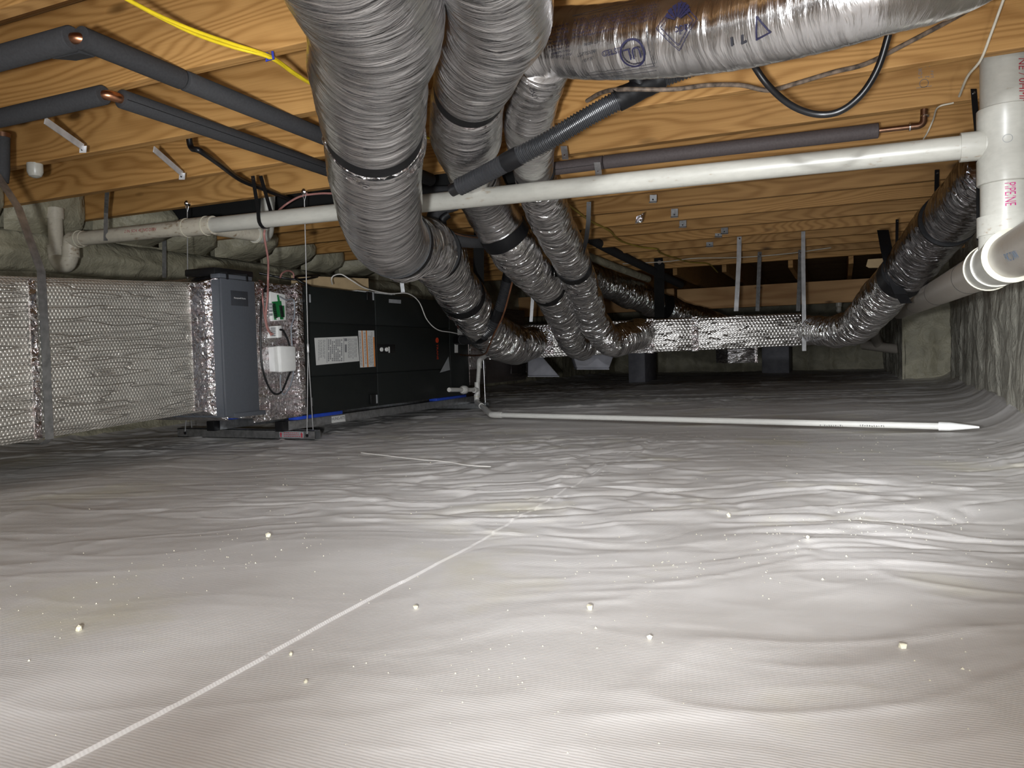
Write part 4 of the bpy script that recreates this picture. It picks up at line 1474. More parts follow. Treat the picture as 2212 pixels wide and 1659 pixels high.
# ---- right flex duct
d5 = thing('flex_duct', 'dark glossy flex duct climbing from the trunk end to the upper right joists', 'flex duct', at(1850, 730, 4.7))
S5 = Sweep([at(1722, 706, 5.15), at(1760, 713, 4.95), at(1805, 716, 4.78), at(1850, 703, 4.55), at(1895, 655, 4.2), at(1945, 600, 3.85), at(2000, 530, 3.45), at(2060, 462, 3.05), at(2105, 410, 2.75), at(2150, 355, 2.55)],
           [.092, .094, .098, .104, .108, .110, .111, .108, .104, .100], step=0.007)
vr = S5.nearest_v(1952, 592)
vs_ = S5.nearest_v(2050, 476)
obj('jacket', S5.mesh(0, vr, crinkle=0.008, seed=9, mouth=0.016, cv=42), MT['foil_far'], d5, smooth=70)
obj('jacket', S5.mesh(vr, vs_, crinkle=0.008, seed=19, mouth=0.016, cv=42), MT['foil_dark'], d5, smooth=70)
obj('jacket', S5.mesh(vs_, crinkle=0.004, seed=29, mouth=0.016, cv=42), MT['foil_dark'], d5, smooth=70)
obj('band', S5.mesh(vs_ - 0.012, vs_ + 0.012, n=64, grow=0.004), MT['black_tape'], d5)
obj('wide_black_wrap', S5.mesh(vr - 0.05, vr + 0.05, n=64, grow=0.004), MT['black_tape'], d5)

# ---- far flex duct behind the trunk
d6 = thing('flex_duct', 'small far silver flex duct slanting down behind the trunk, under a black strap', 'flex duct', at(1400, 645, 6.5))
S6 = Sweep([at(1215, 575, 6.0), at(1290, 605, 6.2), at(1360, 635, 6.45), at(1430, 662, 6.7), at(1500, 688, 6.9), at(1580, 712, 7.2)],
           [.115, .115, .118, .112, .114, .11], step=0.008)
vr = S6.nearest_v(1428, 660)
obj('jacket', S6.mesh(0, vr - 0.04, crinkle=0.008, seed=10, mouth=0.016, cv=40), MT['foil_far'], d6, smooth=70)
obj('jacket', S6.mesh(vr + 0.04, crinkle=0.008, seed=20, mouth=0.016, cv=40), MT['foil_far'], d6, smooth=70)
obj('band', S6.mesh(vr - 0.06, vr + 0.06, n=64, grow=-0.002), MT['black_tape'], d6)


# =================================================================== PIPES
def ring_at(p, d, r, w_, mat, parent, name='hub_rim', n=28):
    p, d = np.array(p, float), np.array(d, float)
    d /= np.linalg.norm(d)
    return obj(name, MB().pipe(p - d * w_ / 2, p + d * w_ / 2, r, n=n), mat, parent, uv=False)


# ---- long white drain pipe with wye and trap
A = on(165, 517, 1, 2.43)
Bp = on(2085, 318, 1, 2.385)
dv = (Bp - A) / np.linalg.norm(Bp - A)
dp = thing('drain_pipe', 'long white drain pipe running across under the joists to the right stack', 'pipe', (A + Bp) / 2)
PR = 0.0315


def dpt(px):
    """point on the pipe axis under a pixel column"""
    lo_, hi_ = 0.0, 1.0
    for _ in range(40):
        m_ = (lo_ + hi_) / 2
        if proj(A + (Bp - A) * m_)[0] < px:
            lo_ = m_
        else:
            hi_ = m_
    return A + (Bp - A) * lo_


obj('soiled_length', MB().pipe(A, dpt(410), PR, n=32), MT['pvc_dirty'], dp, uv=False, label='soiled left length of the pipe')
obj('long_length', MB().pipe(dpt(440), Bp, PR, n=32), MT['pvc'], dp, uv=False)
wy = obj('wye_fitting', MB().pipe(dpt(396), dpt(462), PR + 0.006, n=32), MT['pvc_dirty'], dp, uv=False)
ring_at(dpt(404), dv, PR + 0.0085, 0.006, MT['cement'], wy)
ring_at(dpt(446), dv, PR + 0.0085, 0.006, MT['cement'], wy)
w0 = dpt(440)
w1 = w0 + dv * 0.36 + np.array([0.02, 0.07, -0.066])
w1 = on(556, 507, 1, 2.74)
mb = MB().tube([w0, w0 + (w1 - w0) * 0.25, w1], [PR * 0.8, PR, PR], 28)
obj('wye_branch', mb, MT['pvc_dirty'], wy, uv=False)
dw = (w1 - w0) / np.linalg.norm(w1 - w0)
obj('branch_elbow', MB().tube(fillet([w1 - dw * 0.02, w1 + dw * 0.05, w1 + dw * 0.05 + np.array([0, 0.02, 0.1])], 0.05), PR + 0.005, 24), MT['pvc'], wy, uv=False)
ring_at(w1 - dw * 0.012, dw, PR + 0.008, 0.008, MT['cement'], wy)
e_ = w1 + dw * 0.05 + np.array([0, 0.02, 0.08])
obj('branch_riser', MB().pipe(e_, (e_[0] + 0.01, e_[1] + 0.01, 1.2), PR, n=24), MT['pvc'], wy, uv=False)
# trap at the left end
tp = thing('drain_trap', 'soiled white p-trap at the left end of the long drain pipe', 'pipe', A + np.array([0, 0, -0.15]))
q0 = A
x1, x2 = on(150, 540, 1, 2.43), on(120, 540, 1, 2.43)
pts = [q0 + dv * 0.05, q0, on(154, 520, 1, 2.43), on(153, 548, 1, 2.43), on(146, 570, 1, 2.43), on(133, 572, 1, 2.44), on(123, 560, 1, 2.46), on(122, 540, 1, 2.46)]
obj('trap_bend', MB().tube(catmull(pts, 6), PR + 0.003, 24), MT['pvc_dirty'], tp, uv=False)
top_ = on(118, 445, 1, 2.47)
obj('tailpiece', MB().pipe(on(122, 548, 1, 2.46), (top_[0], 2.47, 1.10), PR, n=24), MT['pvc_dirty'], tp, uv=False)
ring_at(q0 + dv * 0.02, dv, PR + 0.007, 0.008, MT['cement'], tp)
ring_at(on(153, 545, 1, 2.43), (0, 0, 1), PR + 0.005, 0.05, MT['pvc_dirty'], tp, 'slip_collar')
ring_at(on(122, 540, 1, 2.46), (0, 0, 1), PR + 0.006, 0.04, MT['pvc_dirty'], tp, 'slip_collar')
ring_at(on(119, 462, 1, 2.47), (0, 0, 1), PR + 0.006, 0.05, MT['pvc_dirty'], tp, 'upper_coupling')
# red print on the soiled length
Vt, Ft = text_mesh('PVC 1120 ASTM D-1785', 0.02)
SP = Sweep([A, dpt(410)], [PR, PR], step=0.01)
SP.text_at('pipe_print', '2 IN. SCH. 40 PVC-DWV', 0.018, 300, 497, (1, -0.07), MT['ink_red'], dp, 0.001)

# ---- stack on the right
SX, SY = float(on(2171, 300, 1, 2.385)[0]), 2.385
stk = thing('vent_stack', 'thick white vertical drain stack at the right edge with a side tee', 'pipe', (SX, SY, 0.56))
SR = 0.057


def zs(py, px=2165):
    return float(on(px, py, 1, SY)[2])


zt1, zt2, zt3, zt4 = zs(235), zs(398), zs(470), zs(540)
obj('upper_pipe', MB().pipe((SX, SY, zt1 - 0.01), (SX, SY, ZC + 0.2), SR, n=40), MT['pvc'], stk, uv=False)
te = obj('tee_body', MB().tube([(SX, SY, zt2), (SX, SY, zt2 + 0.002), (SX, SY, zs(345)), (SX, SY, zs(335)), (SX, SY, zs(285)), (SX, SY, zs(275)), (SX, SY, zt1 - 0.002), (SX, SY, zt1)],
                              [SR + .006, SR + .008, SR + .008, SR + .003, SR + .003, SR + .008, SR + .008, SR + .006], 40), MT['pvc'], stk, uv=False)
obj('tee_branch', MB().tube([Bp - dv * 0.012, Bp + dv * 0.045, Bp + dv * 0.055, np.array([SX, SY, Bp[2] - 0.004])], [PR + .007, PR + .007, PR + .004, PR + .012], 32), MT['pvc'], te, uv=False)
ring_at(Bp + dv * 0.045, dv, PR + 0.0085, 0.006, MT['pvc'], te)
obj('middle_pipe', MB().pipe((SX, SY, zt3 - 0.02), (SX, SY, zt2 + 0.01), SR, n=40), MT['pvc'], stk, uv=False)
DZ = 0.577
bend = fillet([(SX, SY, zt3), (SX, SY, DZ + 0.0), (SX, SY + 0.22, DZ)], 0.12, 10)
rb = np.full(len(bend), SR + 0.004)
obj('sweep_bend', MB().tube(bend, rb, 40), MT['pvc'], stk, uv=False)
ring_at((SX, SY, zt3 - 0.022), (0, 0, 1), SR + 0.008, 0.05, MT['pvc'], stk, 'bend_hub', 40)
SS = Sweep([(SX, SY, ZC), (SX, SY, zt3)], [SR, SR], step=0.01)
SS.text_at('pipe_print', 'PIPE/NE', 0.035, 2181, 411, (0.02, 1), MT['ink_magenta'], stk, 0.001, xs=0.52)
SS.text_at('pipe_print', 'WDNE / 0HMNI', 0.030, 2209, 165, (0.02, 1), MT['ink_red'], stk, 0.001, xs=0.8)
V, F = strokes([circle2d(0, 0, 0.010, 20)], 0.0012)
SS.print_at('cast_mark', V, F, 2176, 297, (1, 0), MT['label_grey'], stk, 0.0045)

# ---- main drain along the right wall
md = thing('main_drain', 'thick brownish plastic drain running back along the right foam wall', 'pipe', (SX, 3.5, 0.55))
yr = lambda px, py: float(on(px, py, 0, SX)[1])
obj('far_length', MB().pipe((SX, SY + 0.15, DZ), (SX, 6.4, DZ + 0.029), SR, n=40), MT['pvc_grey'], md, uv=False)
obj('near_length', MB().pipe((SX + 0.002, SY - 0.06, DZ), (SX + 0.002, -2.6, DZ - 0.03), SR, n=40), MT['pvc_grey'], md, uv=False)
obj('near_hub', MB().pipe((SX, SY - 0.09, DZ), (SX, SY + 0.02, DZ), SR + 0.009, n=40), MT['pvc'], md, uv=False)
ring_at((SX, SY - 0.09, DZ), (0, 1, 0), SR + 0.012, 0.010, MT['cement'], md, 'hub_rim', 40)
obj('far_hub', MB().pipe((SX, SY + 0.12, DZ), (SX, SY + 0.24, DZ), SR + 0.008, n=40), MT['pvc'], md, uv=False)
ring_at((SX, SY + 0.24, DZ), (0, 1, 0), SR + 0.011, 0.010, MT['cement'], md, 'hub_rim', 40)
for y in (2.98, 3.9, 5.0):
    ring_at((SX, y, DZ + (y - 2.535) * 0.0075), (0, 1, 0), SR + 0.0008, 0.003, MT['black_mat'], md, 'black_cut_ring', 40)
SDn = Sweep([(SX + .002, 0.9, DZ - .01), (SX + .002, SY - .06, DZ)], [SR, SR], step=0.01)
SDn.text_at('pipe_print', 'PVC DWV', 0.028, 2186, 553, (0.9, -0.3), MT['ink_blue'], md, 0.001)
# far wye on the drain and a pipe along the back wall
bp = thing('back_drain_pipe', 'dim low pipe at the far right corner in front of the far wall', 'pipe', (0.3, 8.5, 0.4))
p0, p1, p2 = at(1865, 745, 9.0), at(1945, 755, 8.6), at(1890, 715, 8.6)
obj('cross_pipe', MB().pipe(p0, p1, 0.055, n=24), MT['pvc_grey'], bp, uv=False)
obj('sweep_branch', MB().tube(catmull([p1 + (p0 - p1) * 0.15, p1 + (p0 - p1) * 0.55 + np.array([0, 0, .02]), p2, p2 + np.array([.05, -.2, .12])], 6), 0.055, 24), MT['pvc_grey'], bp, uv=False)

# ---- condensate line on the floor
XCN = -2.19
cl = thing('condensate_line', 'thin white condensate pipe with a trap, lying across the white floor sheet', 'pipe', (-1.0, 4.1, 0.03))
CR = 0.0135
j1, j2 = on(1031, 842, 0, XCN), on(970, 842, 0, XCN)
tee_t, tee_b = on(1035, 785, 0, XCN), on(1030, 868, 0, XCN)
pb = on(1062, 896, 2, 0.026)
pe = on(2040, 921, 2, 0.026)
obj('stub_pipe', MB().pipe(j2, j1, CR, n=18), MT['pvc_clean'], cl, uv=False)
u_ = on(1002, 842, 0, XCN)
obj('union_nut', MB().tube([u_ + (0, -.03, 0), u_ + (0, -.015, 0), u_ + (0, .015, 0), u_ + (0, .03, 0)], [.017, .027, .027, .017], 12), MT['pvc_clean'], cl, uv=False)
obj('vertical_pipe', MB().pipe(tee_t, tee_b, CR, n=18), MT['pvc_clean'], cl, uv=False)
obj('tee_fitting', MB().pipe(j1 + (0, 0, .05), j1 - (0, 0, .05), CR + .004, n=18).pipe(j1, j1 - (0, .05, 0), CR + .004, n=18), MT['pvc_clean'], cl, uv=False)
ang = on(1049, 768, 0, XCN)
obj('vent_elbow', MB().tube(fillet([tee_t - (0, 0, .03), tee_t + (0, 0, .02), ang], .03), CR + .003, 18), MT['pvc_clean'], cl, uv=False)
obj('elbow', MB().tube(fillet([tee_b + (0, 0, .05), tee_b, tee_b + (pb - tee_b) * 0.35], .03), CR + .004, 18), MT['pvc_clean'], cl, uv=False)
obj('sloping_pipe', MB().pipe(tee_b, pb, CR, n=18), MT['pvc_clean'], cl, uv=False)
obj('elbow', MB().tube(fillet([pb + (tee_b - pb) * 0.45, pb, pb + (pe - pb) * 0.03], .03), CR + .004, 18), MT['pvc_clean'], cl, uv=False)
SCN = Sweep([pb, pe], [CR, CR], step=0.02)
obj('floor_pipe', MB().pipe(pb, pe, CR, n=18), MT['pvc_clean'], cl, uv=False)
dn = (pe - pb) / np.linalg.norm(pe - pb)
mb = MB().tube([pe - dn * 0.02, pe + dn * 0.02, pe + dn * 0.06, pe + dn * 0.12], [.018, .017, .012, .004], 14)
obj('taped_end', mb, MT['white'], cl, uv=False)
for px in (1266, 1322, 1805, 1880):
    cpx = pb + (pe - pb) * ((px - 1062) / (2040 - 1062)) * 0.98
    V, F = glyph_rows(0.10, 0.014, 1, px, 0.009)
    stuff(SCN.print_at('pipe_print', V, F, px, 907 + (px - 1062) * 0.014, (1, 0.02), MT['ink'], cl, 0.0008))
# ring of the vertical pipe
ring_at(tee_b + (0, 0, .035), (0, 0, 1), CR + .0055, .006, MT['cement'], cl)

# ---- insulated pipes, upper left
ZP = 1.052
PIR = 0.0245


def ztop(px, py, z=ZP):
    return on(px, py, 2, z)


def sleeve(name, p0, p1, r, mat, parent, slit=None):
    o = obj(name, MB().tube([p0 + (p1 - p0) * t for t in (0, .002, .998, 1)], [r * .9, r, r, r * .9], 26), mat, parent, uv=False, smooth=50)
    d = (p1 - p0) / np.linalg.norm(p1 - p0)
    side = np.cross(d, _Z)
    side /= np.linalg.norm(side)
    if slit:
        c = slit[0] * side + slit[1] * _Z
        c /= np.linalg.norm(c)
        obj('slit_seam', MB().ribbon([p0 + c * r * 1.0, (p0 + p1) / 2 + c * r * 1.0, p1 + c * r * 1.0], np.cross(c, d), 0.0016, 0.001), MT['black'], o, uv=False)
    return o


XA, XB = -1.47, -1.713
ip = thing('insulated_water_pipe', 'upper grey foam-insulated pipe under the joists at top left, turning toward the big duct', 'pipe', (XA, 1.4, ZP))
YA0 = 1.150
sleeve('insulation_sleeve', np.array([-3.2, YA0, ZP]), np.array([XA - 0.012, YA0, ZP]), PIR + .002, MT['rubber'], ip)
sleeve('insulation_sleeve', np.array([XA + .004, YA0 + 0.005, ZP]), np.array([XA, 1.425, ZP]), PIR, MT['rubber'], ip)
sleeve('insulation_sleeve', np.array([XA, 1.437, ZP]), np.array([XA, 2.66, ZP]), PIR, MT['rubber'], ip)
obj('copper_elbow', MB().tube(fillet([(XA - .06, YA0, ZP), (XA + .004, YA0, ZP), (XA + .004, YA0 + .06, ZP)], .03), 0.012, 16), MT['copper'], ip, uv=False)
obj('torn_flap', MB().hull8([(XA - .09, YA0 + .010, ZP - .026), (XA - .01, YA0 + .012, ZP - .027), (XA - .012, YA0 + .05, ZP - .022), (XA - .07, YA0 + .05, ZP - .02)],
                            [(XA - .09, YA0 + .010, ZP - .018), (XA - .01, YA0 + .012, ZP - .019), (XA - .012, YA0 + .05, ZP - .014), (XA - .07, YA0 + .05, ZP - .012)]), MT['rubber'], ip)
ip2 = thing('insulated_water_pipe', 'lower grey foam-insulated pipe with a bare copper elbow, left of the widest duct', 'pipe', (XB, 1.9, ZP))
YB0 = 1.418
sleeve('insulation_sleeve', np.array([-3.3, YB0, ZP]), np.array([XB - .012, YB0, ZP]), PIR, MT['rubber'], ip2)
sleeve('insulation_sleeve', np.array([XB, YB0 + .04, ZP]), np.array([XB, 2.70, ZP]), PIR, MT['rubber'], ip2, slit=(1.0, -.25))
obj('copper_elbow', MB().tube(fillet([(XB - .06, YB0, ZP), (XB, YB0, ZP), (XB, YB0 + .08, ZP)], .03), 0.0125, 16), MT['copper'], ip2, uv=False)
obj('tape_tab', MB().bx(XB + PIR - .001, XB + PIR + .002, 2.29, 2.318, ZP - .018, ZP + .012), MT['galv'], ip2)
obj('insulation_sleeve', MB().tube(catmull([(XB, 2.70, ZP), (XB + .10, 2.775, ZP - .01), (-1.48, 2.80, ZP - .02), (-1.34, 2.81, ZP - .02)], 6), PIR, 20), MT['rubber'], ip2, uv=False)

# ---- insulated pipe right with copper end
ip3 = thing('insulated_water_pipe', 'brown-grey insulated pipe above the white drain pipe, ending in bare copper at right', 'pipe', (0, 2.66, 1.03))
Z3 = 1.03
a_, b_, c_ = ztop(1180, 363, Z3), ztop(1303, 349, Z3), ztop(1898, 281, Z3)
a_[1] = b_[1] = 2.645
c_[1] = 2.690
sleeve('insulation_sleeve', a_ - np.array([.12, 0, 0]), b_ - np.array([.003, 0, 0]), .0235, MT['rubber_brown'], ip3, slit=(.9, -.4))
sleeve('insulation_sleeve', b_, c_, .0235, MT['rubber_brown'], ip3)
dd = (c_ - b_) / np.linalg.norm(c_ - b_)
k_ = c_ + dd * 0.105
cp = obj('copper_pipe', MB().pipe(c_ - dd * .05, k_, .0080, n=16), MT['copper_old'], ip3, uv=False)
obj('copper_elbow', MB().tube(fillet([k_ - dd * .02, k_ + dd * .02, k_ + dd * .02 + np.array([.004, .0, .10])], .02), .0100, 16), MT['copper_old'], ip3, uv=False)
for p in (k_ - dd * .018,):
    ring_at(p, dd, .0125, .004, MT['steel'], ip3, 'solder_ring', 16)
ring_at(k_ + dd * .02 + np.array([.003, 0, .028]), (0, 0, 1), .0125, .004, MT['steel'], ip3, 'solder_ring', 16)

# ---- far insulated pipes (two slanting dark lines right of centre)
cable('insulated_water_pipe', [at(1205, 470, 4.6), at(1300, 530, 5.3), at(1420, 590, 6.4), at(1470, 615, 7.0)], 0.032, MT['rubber'],
      'far dark grey insulated pipe slanting under the joists, above the small far flex duct', 'pipe', n=18)
cable('foam_coated_pipe', [at(1205, 525, 5.2), at(1300, 565, 5.7), at(1400, 603, 6.6)], 0.028, MT['foam'],
      'far thin pipe coated in pale foam, between the dark pipe and far flex duct', 'pipe', n=18)

# ---- refrigerant lines near the centre
rl_ = thing('refrigerant_line', 'black insulated refrigerant line looping between the widest and middle flex ducts', 'pipe', at(1000, 510, 3.2))
obj('insulated_tube', MB().tube(catmull([at(1085, 520, 3.55), at(1045, 522, 3.4), at(1000, 520, 3.3), at(962, 508, 3.25), at(938, 488, 3.2), at(936, 468, 3.2), at(952, 452, 3.2), at(985, 440, 3.2)], 8), .028, 20), MT['rubber'], rl_, uv=False)
obj('insulated_tube', MB().tube(catmull([at(930, 490, 3.28), at(945, 508, 3.25), at(958, 505, 3.22), at(955, 475, 3.2), at(968, 462, 3.2)], 8), .018, 16), MT['black_tape'], rl_, uv=False)
obj('brown_wire', MB().tube(catmull([at(970, 500, 3.2), at(1005, 510, 3.27), at(1045, 514, 3.36), at(1080, 512, 3.5)], 6), .004, 8), MT['copper_old'], rl_, uv=False)
rl2 = thing('refrigerant_line', 'black corrugated line set coming down to the end of the air handler', 'pipe', at(1090, 620, 4.5))
LS = [at(1104, 570, 4.05), at(1100, 590, 4.08), at(1088, 640, 4.16), at(1075, 680, 4.22), at(1058, 712, 4.28), at(1030, 733, 4.42), at(1000, 734, 4.72), at(982, 735, 4.92)]
SL = Sweep(LS, [.028, .028, .028, .028, .028, .027, .026, .026], step=0.004)
obj('sleeve', SL.mesh(n=20), MT['rubber'], rl2, uv=False)


def corrugated(s, v0, v1, parent, mat, amp=0.003, pitch=0.011, n=28, name='corrugated_sleeve', sub=4):
    m = max(4, int((v1 - v0) / pitch) * sub)
    v = np.linspace(v0, v1, m)
    th = np.linspace(0, 2 * np.pi, n, endpoint=False)
    VV, TT = np.meshgrid(v, th, indexing='ij')
    P = s.surf(VV.ravel(), TT.ravel())
    ph = np.repeat(np.arange(m) % sub, n)
    off = np.where((ph == 1) | (ph == 2), amp, 0.0)
    Cn = s.surf(VV.ravel(), TT.ravel(), -0.01)
    P = P + (P - Cn) / 0.01 * off[:, None]
    mb = MB()
    mb.v = [tuple(p) for p in P.tolist()]
    for i in range(m - 1):
        for j in range(n):
            j2 = (j + 1) % n
            mb.f.append((i * n + j, i * n + j2, (i + 1) * n + j2, (i + 1) * n + j))
    return obj(name, mb, mat, parent, uv=False, smooth=20)


corrugated(SL, SL.nearest_v(1096, 606), SL.nearest_v(1050, 720), rl2, MT['conduit'])
for a, b in (((1101, 582), (1097, 602)), ((1080, 668), (1071, 690)), ((1036, 730), (1045, 725)), ((1000, 735), (986, 735))):
    v0_, v1_ = sorted((SL.nearest_v(*a), SL.nearest_v(*b)))
    obj('tape_wrap', SL.mesh(v0_, v1_ + 0.01, n=24, grow=0.005), MT['black_tape'], rl2, uv=False)
obj('copper_tube', MB().tube(catmull([at(1112, 580, 4.0), at(1104, 620, 4.08), at(1087, 680, 4.18), at(1067, 722, 4.27), at(1056, 748, 4.4), at(1046, 765, 4.55), at(1015, 768, 4.8), at(972, 764, 5.05)], 6), .005, 10), MT['copper'], rl2, uv=False)
obj('copper_stub', MB().pipe(at(988, 735, 4.93), at(968, 735, 5.03), .010, n=14), MT['copper_old'], rl2, uv=False)

# ---- corrugated conduit, upper centre
cc = thing('corrugated_conduit', 'black corrugated conduit crossing diagonally in front of the flex ducts', 'conduit', at(1250, 265, 1.95))
SCc = Sweep([at(975, 412, 2.10), at(1040, 380, 2.05), at(1105, 345, 1.99), at(1180, 306, 1.95), at(1260, 258, 1.92), at(1340, 214, 1.9), at(1420, 172, 1.89), at(1500, 142, 1.88), at(1580, 112, 1.88)],
            [.021, .0215, .0215, .0215, .0215, .0215, .021, .021, .021], step=0.004)
nv = SCc.nearest_v
for a, b in (((990, 405), (1094, 351)), ((1118, 338), (1345, 212)), ((1424, 170), (1578, 113))):
    corrugated(SCc, nv(*a), nv(*b), cc, MT['conduit'], amp=0.0028, pitch=0.0085)
obj('black_cuff', SCc.mesh(nv(1090, 353), nv(1122, 336), n=28, grow=0.004), MT['black_tape'], cc, uv=False)
obj('taped_joint', SCc.mesh(nv(1335, 217), nv(1428, 169), n=28, grow=0.006, crinkle=0.002, seed=3), MT['black_tape'], cc, uv=False)
obj('inner_line', SCc.mesh(n=16, grow=-0.004), MT['black'], cc, uv=False)
obj('joint_stub', MB().pipe(at(1385, 190, 1.89), at(1372, 152, 1.88), .022, n=18), MT['black_tape'], cc, uv=False)

# =================================================================== CABLES, STRAPS AND CLIPS
ZY = 1.066
for i, (dx, lab) in enumerate(((0, 'upper strand of the yellow cable pair under the joists, top left'), (7, 'lower strand of the yellow cable pair under the joists, top left'))):
    cable('yellow_cable', [ztop(255, -12, ZY), ztop(340, 32 + dx * .3, ZY), ztop(420, 66 + dx, ZY), ztop(500, 94 + dx, ZY), ztop(583, 122 + dx * .4, ZY - .004 * i), ztop(640, 160 + dx * .4, ZY), ztop(690, 190, ZY), ztop(800, 240, ZY), ztop(900, 288, ZY), ztop(945, 304, ZY)], 0.0042, MT['yellow'], lab, 'cable')
p = ztop(583, 124, ZY - .004)
tag(obj('blue_cable_staple', MB().tube([p + (-.008, 0, .012), p + (-.010, 0, -.006), p + (.010, 0, -.006), p + (.008, 0, .012)], .003, 8), MT['blue_clip'], None, uv=False),
    'small blue staple holding the yellow cables to a joist', 'staple')
cable('black_cable', [at(1598, 82, 1.62), at(1625, 135, 1.70), at(1660, 185, 1.72), at(1710, 228, 1.74), at(1765, 247, 1.74), at(1815, 240, 1.72), at(1860, 205, 1.70), at(1895, 150, 1.67), at(1918, 80, 1.64), at(1932, 20, 1.62)], 0.0075, MT['black'],
      'thick black cable hanging in a loop below the printed flex duct', 'cable', n=14)
cable('old_brown_cable', [ztop(1268, 218, 1.05), at(1300, 200, 2.0), at(1345, 193, 1.86), at(1450, 193, 1.84), at(1530, 184, 1.85), at(1600, 184, 1.86), at(1660, 195, 1.86), at(1720, 180, 1.86), at(1800, 156, 1.85), at(1870, 138, 1.84), at(1950, 98, 1.83), at(2050, 45, 1.82), at(2140, -5, 1.82)], 0.0055, MT['old_cable'],
      'dirty brown plastered cable sagging across the upper right joists', 'cable', n=10)
p = at(2090, 33, 1.81)
cable('white_thin_wire', [at(2170, -8, 1.75), at(2140, 75, 1.80), at(2118, 130, 1.86), at(2090, 165, 1.95), at(2072, 208, 2.1)], 0.0032, MT['cream_wire'],
      'white thin wire hanging from the top right corner in front of the joists', 'wire')
cable('white_thin_wire', [ztop(2060, 222, 1.075), ztop(2026, 232, 1.07), at(2016, 258, 2.45), at(2004, 285, 2.5), at(1995, 300, 2.55)], 0.0026, MT['cream_wire'],
      'white thin wire just above the right end of the drain pipe', 'wire')
cable('black_flat_cable', [ztop(400, 310, 1.08) + np.array([-.02, .035, .08]), ztop(412, 316, 1.085), ztop(432, 326, 1.062), ztop(470, 352, 1.06), ztop(520, 388, 1.06), ztop(570, 408, 1.06), ztop(625, 430, 1.06)], 0.010, MT['black'],
      'black cable under the joists at left, left of the white drain pipe strap', 'cable')
cable('yellow_thin_cable', [on(1222, 437, 2, 1.07), on(1240, 452, 2, 1.07), on(1280, 480, 2, 1.072), on(1316, 498, 2, 1.072), on(1340, 520, 2, 1.072), on(1386, 534, 2, 1.072), on(1420, 538, 2, 1.07), on(1430, 548, 2, 1.07), on(1490, 566, 2, 1.07), on(1530, 570, 2, 1.07), on(1550, 588, 2, 1.04)], 0.0055, MT['yellow_dim'],
      'old dull yellow cable snaking across the far joists right of the ducts', 'cable')
cable('white_thin_wire', [on(1345, 570, 2, 1.07), on(1440, 565, 2, 1.07), on(1500, 558, 2, 1.072), on(1600, 556, 2, 1.07), on(1700, 548, 2, 1.07), on(1795, 535, 2, 1.072)], 0.004, MT['cream_wire'],
      'long pale wire stapled across the farthest joists above the trunk', 'wire')
cable('red_wire', [at(918, 580, 3.9), at(925, 598, 3.95), at(940, 610, 4.0), at(955, 622, 4.0)], 0.0035, MT['red_wire'],
      'short red wire beside the widest flex duct above the air handler', 'wire')
cable('floor_string', [on(780, 978, 2, .014), on(840, 985, 2, .014), on(900, 992, 2, .014), on(960, 997, 2, .014), on(1010, 1005, 2, .014), on(1060, 1008, 2, .014)], 0.0015, MT['white_wire'],
      'thin white string lying on the floor sheet in front of the air handler', 'string')


def strap(name, pts, wdir, width, mat, label, thick=0.0016, hole=None):
    t = thing(name, label, 'strap', pts[-1])
    obj('strap', MB().ribbon(pts, wdir, width, thick), mat, t, uv=False)
    p = np.array(pts[0], float)
    fd = -FW * np.array([1, 1, 0])
    fd /= np.linalg.norm(fd)
    q = p + np.array([0, 0, -width * .7]) + fd * thick
    obj('nail_head', MB().pipe(q, q + fd * 0.003, width * 0.2, n=10), MT['steel'], t, uv=False)
    return t


RX = _R
# black plumber's strap looped round the drain pipe
c0 = dpt(572)
tst = thing('black_pipe_strap', 'black plastic strap looped under the white drain pipe at left', 'strap', c0)
side = np.cross(dv, _Z)
side /= np.linalg.norm(side)
if side @ FW > 0:
    side = -side
topf = on(546, 380, 1, 2.30)
topb = on(563, 380, 1, 2.33)
loop = [topf, c0 + side * (PR + .004) + _Z * .03] + [c0 + (PR + .003) * (side * math.cos(a) - _Z * math.sin(a)) for a in np.linspace(0, math.pi, 9)] + [c0 - side * (PR + .004) + _Z * .04, topb]
obj('strap', MB().ribbon(loop, dv, 0.017, 0.002), MT['black'], tst, uv=False)
obj('nail_head', MB().pipe(topf + side * .004 - _Z * .01, topf + side * .001 - _Z * .01, .004, n=10), MT['steel'], tst, uv=False)

strap('black_hanger_strap', [at(2103, 192, 2.2), at(2107, 240, 2.2), at(2112, 292, 2.2), at(2114, 330, 2.2), at(2116, 520, 2.25)], RX, 0.017, MT['black'], 'black printed strap just left of the white vertical stack')
strap('black_hanger_strap', [at(2024, 367, 3.12), at(2023, 420, 3.12), at(2020, 470, 3.10), at(2018, 540, 3.2)], RX, 0.018, MT['black'], 'black strap over the dark flex duct, second from the white stack')
strap('black_hanger_strap', [at(1938, 474, 3.75), at(1937, 540, 3.72), at(1936, 620, 3.72)], RX, 0.014, MT['black'], 'narrow black strap beside the wide black strap of the dark flex duct')
strap('black_hanger_strap', [at(1907, 497, 3.85), at(1915, 540, 3.74), at(1930, 600, 3.70), at(1945, 635, 3.70), at(1958, 655, 3.75)], RX, 0.058, MT['black_tape'], 'wide black strap wrapped round the dark flex duct at right')
strap('black_hanger_strap', [at(1424, 551, 6.3), at(1424, 600, 6.3), at(1424, 650, 6.45), at(1425, 700, 6.6)], RX, 0.085, MT['black_mat'], 'wide black strap holding the small far flex duct')
strap('black_hanger_strap', [at(1272, 436, 3.42), at(1271, 480, 3.44), at(1266, 520, 3.48), at(1258, 548, 3.52), at(1248, 566, 3.58)], RX, 0.020, MT['black'], 'black strap dropping from the joists to the slim right flex duct')
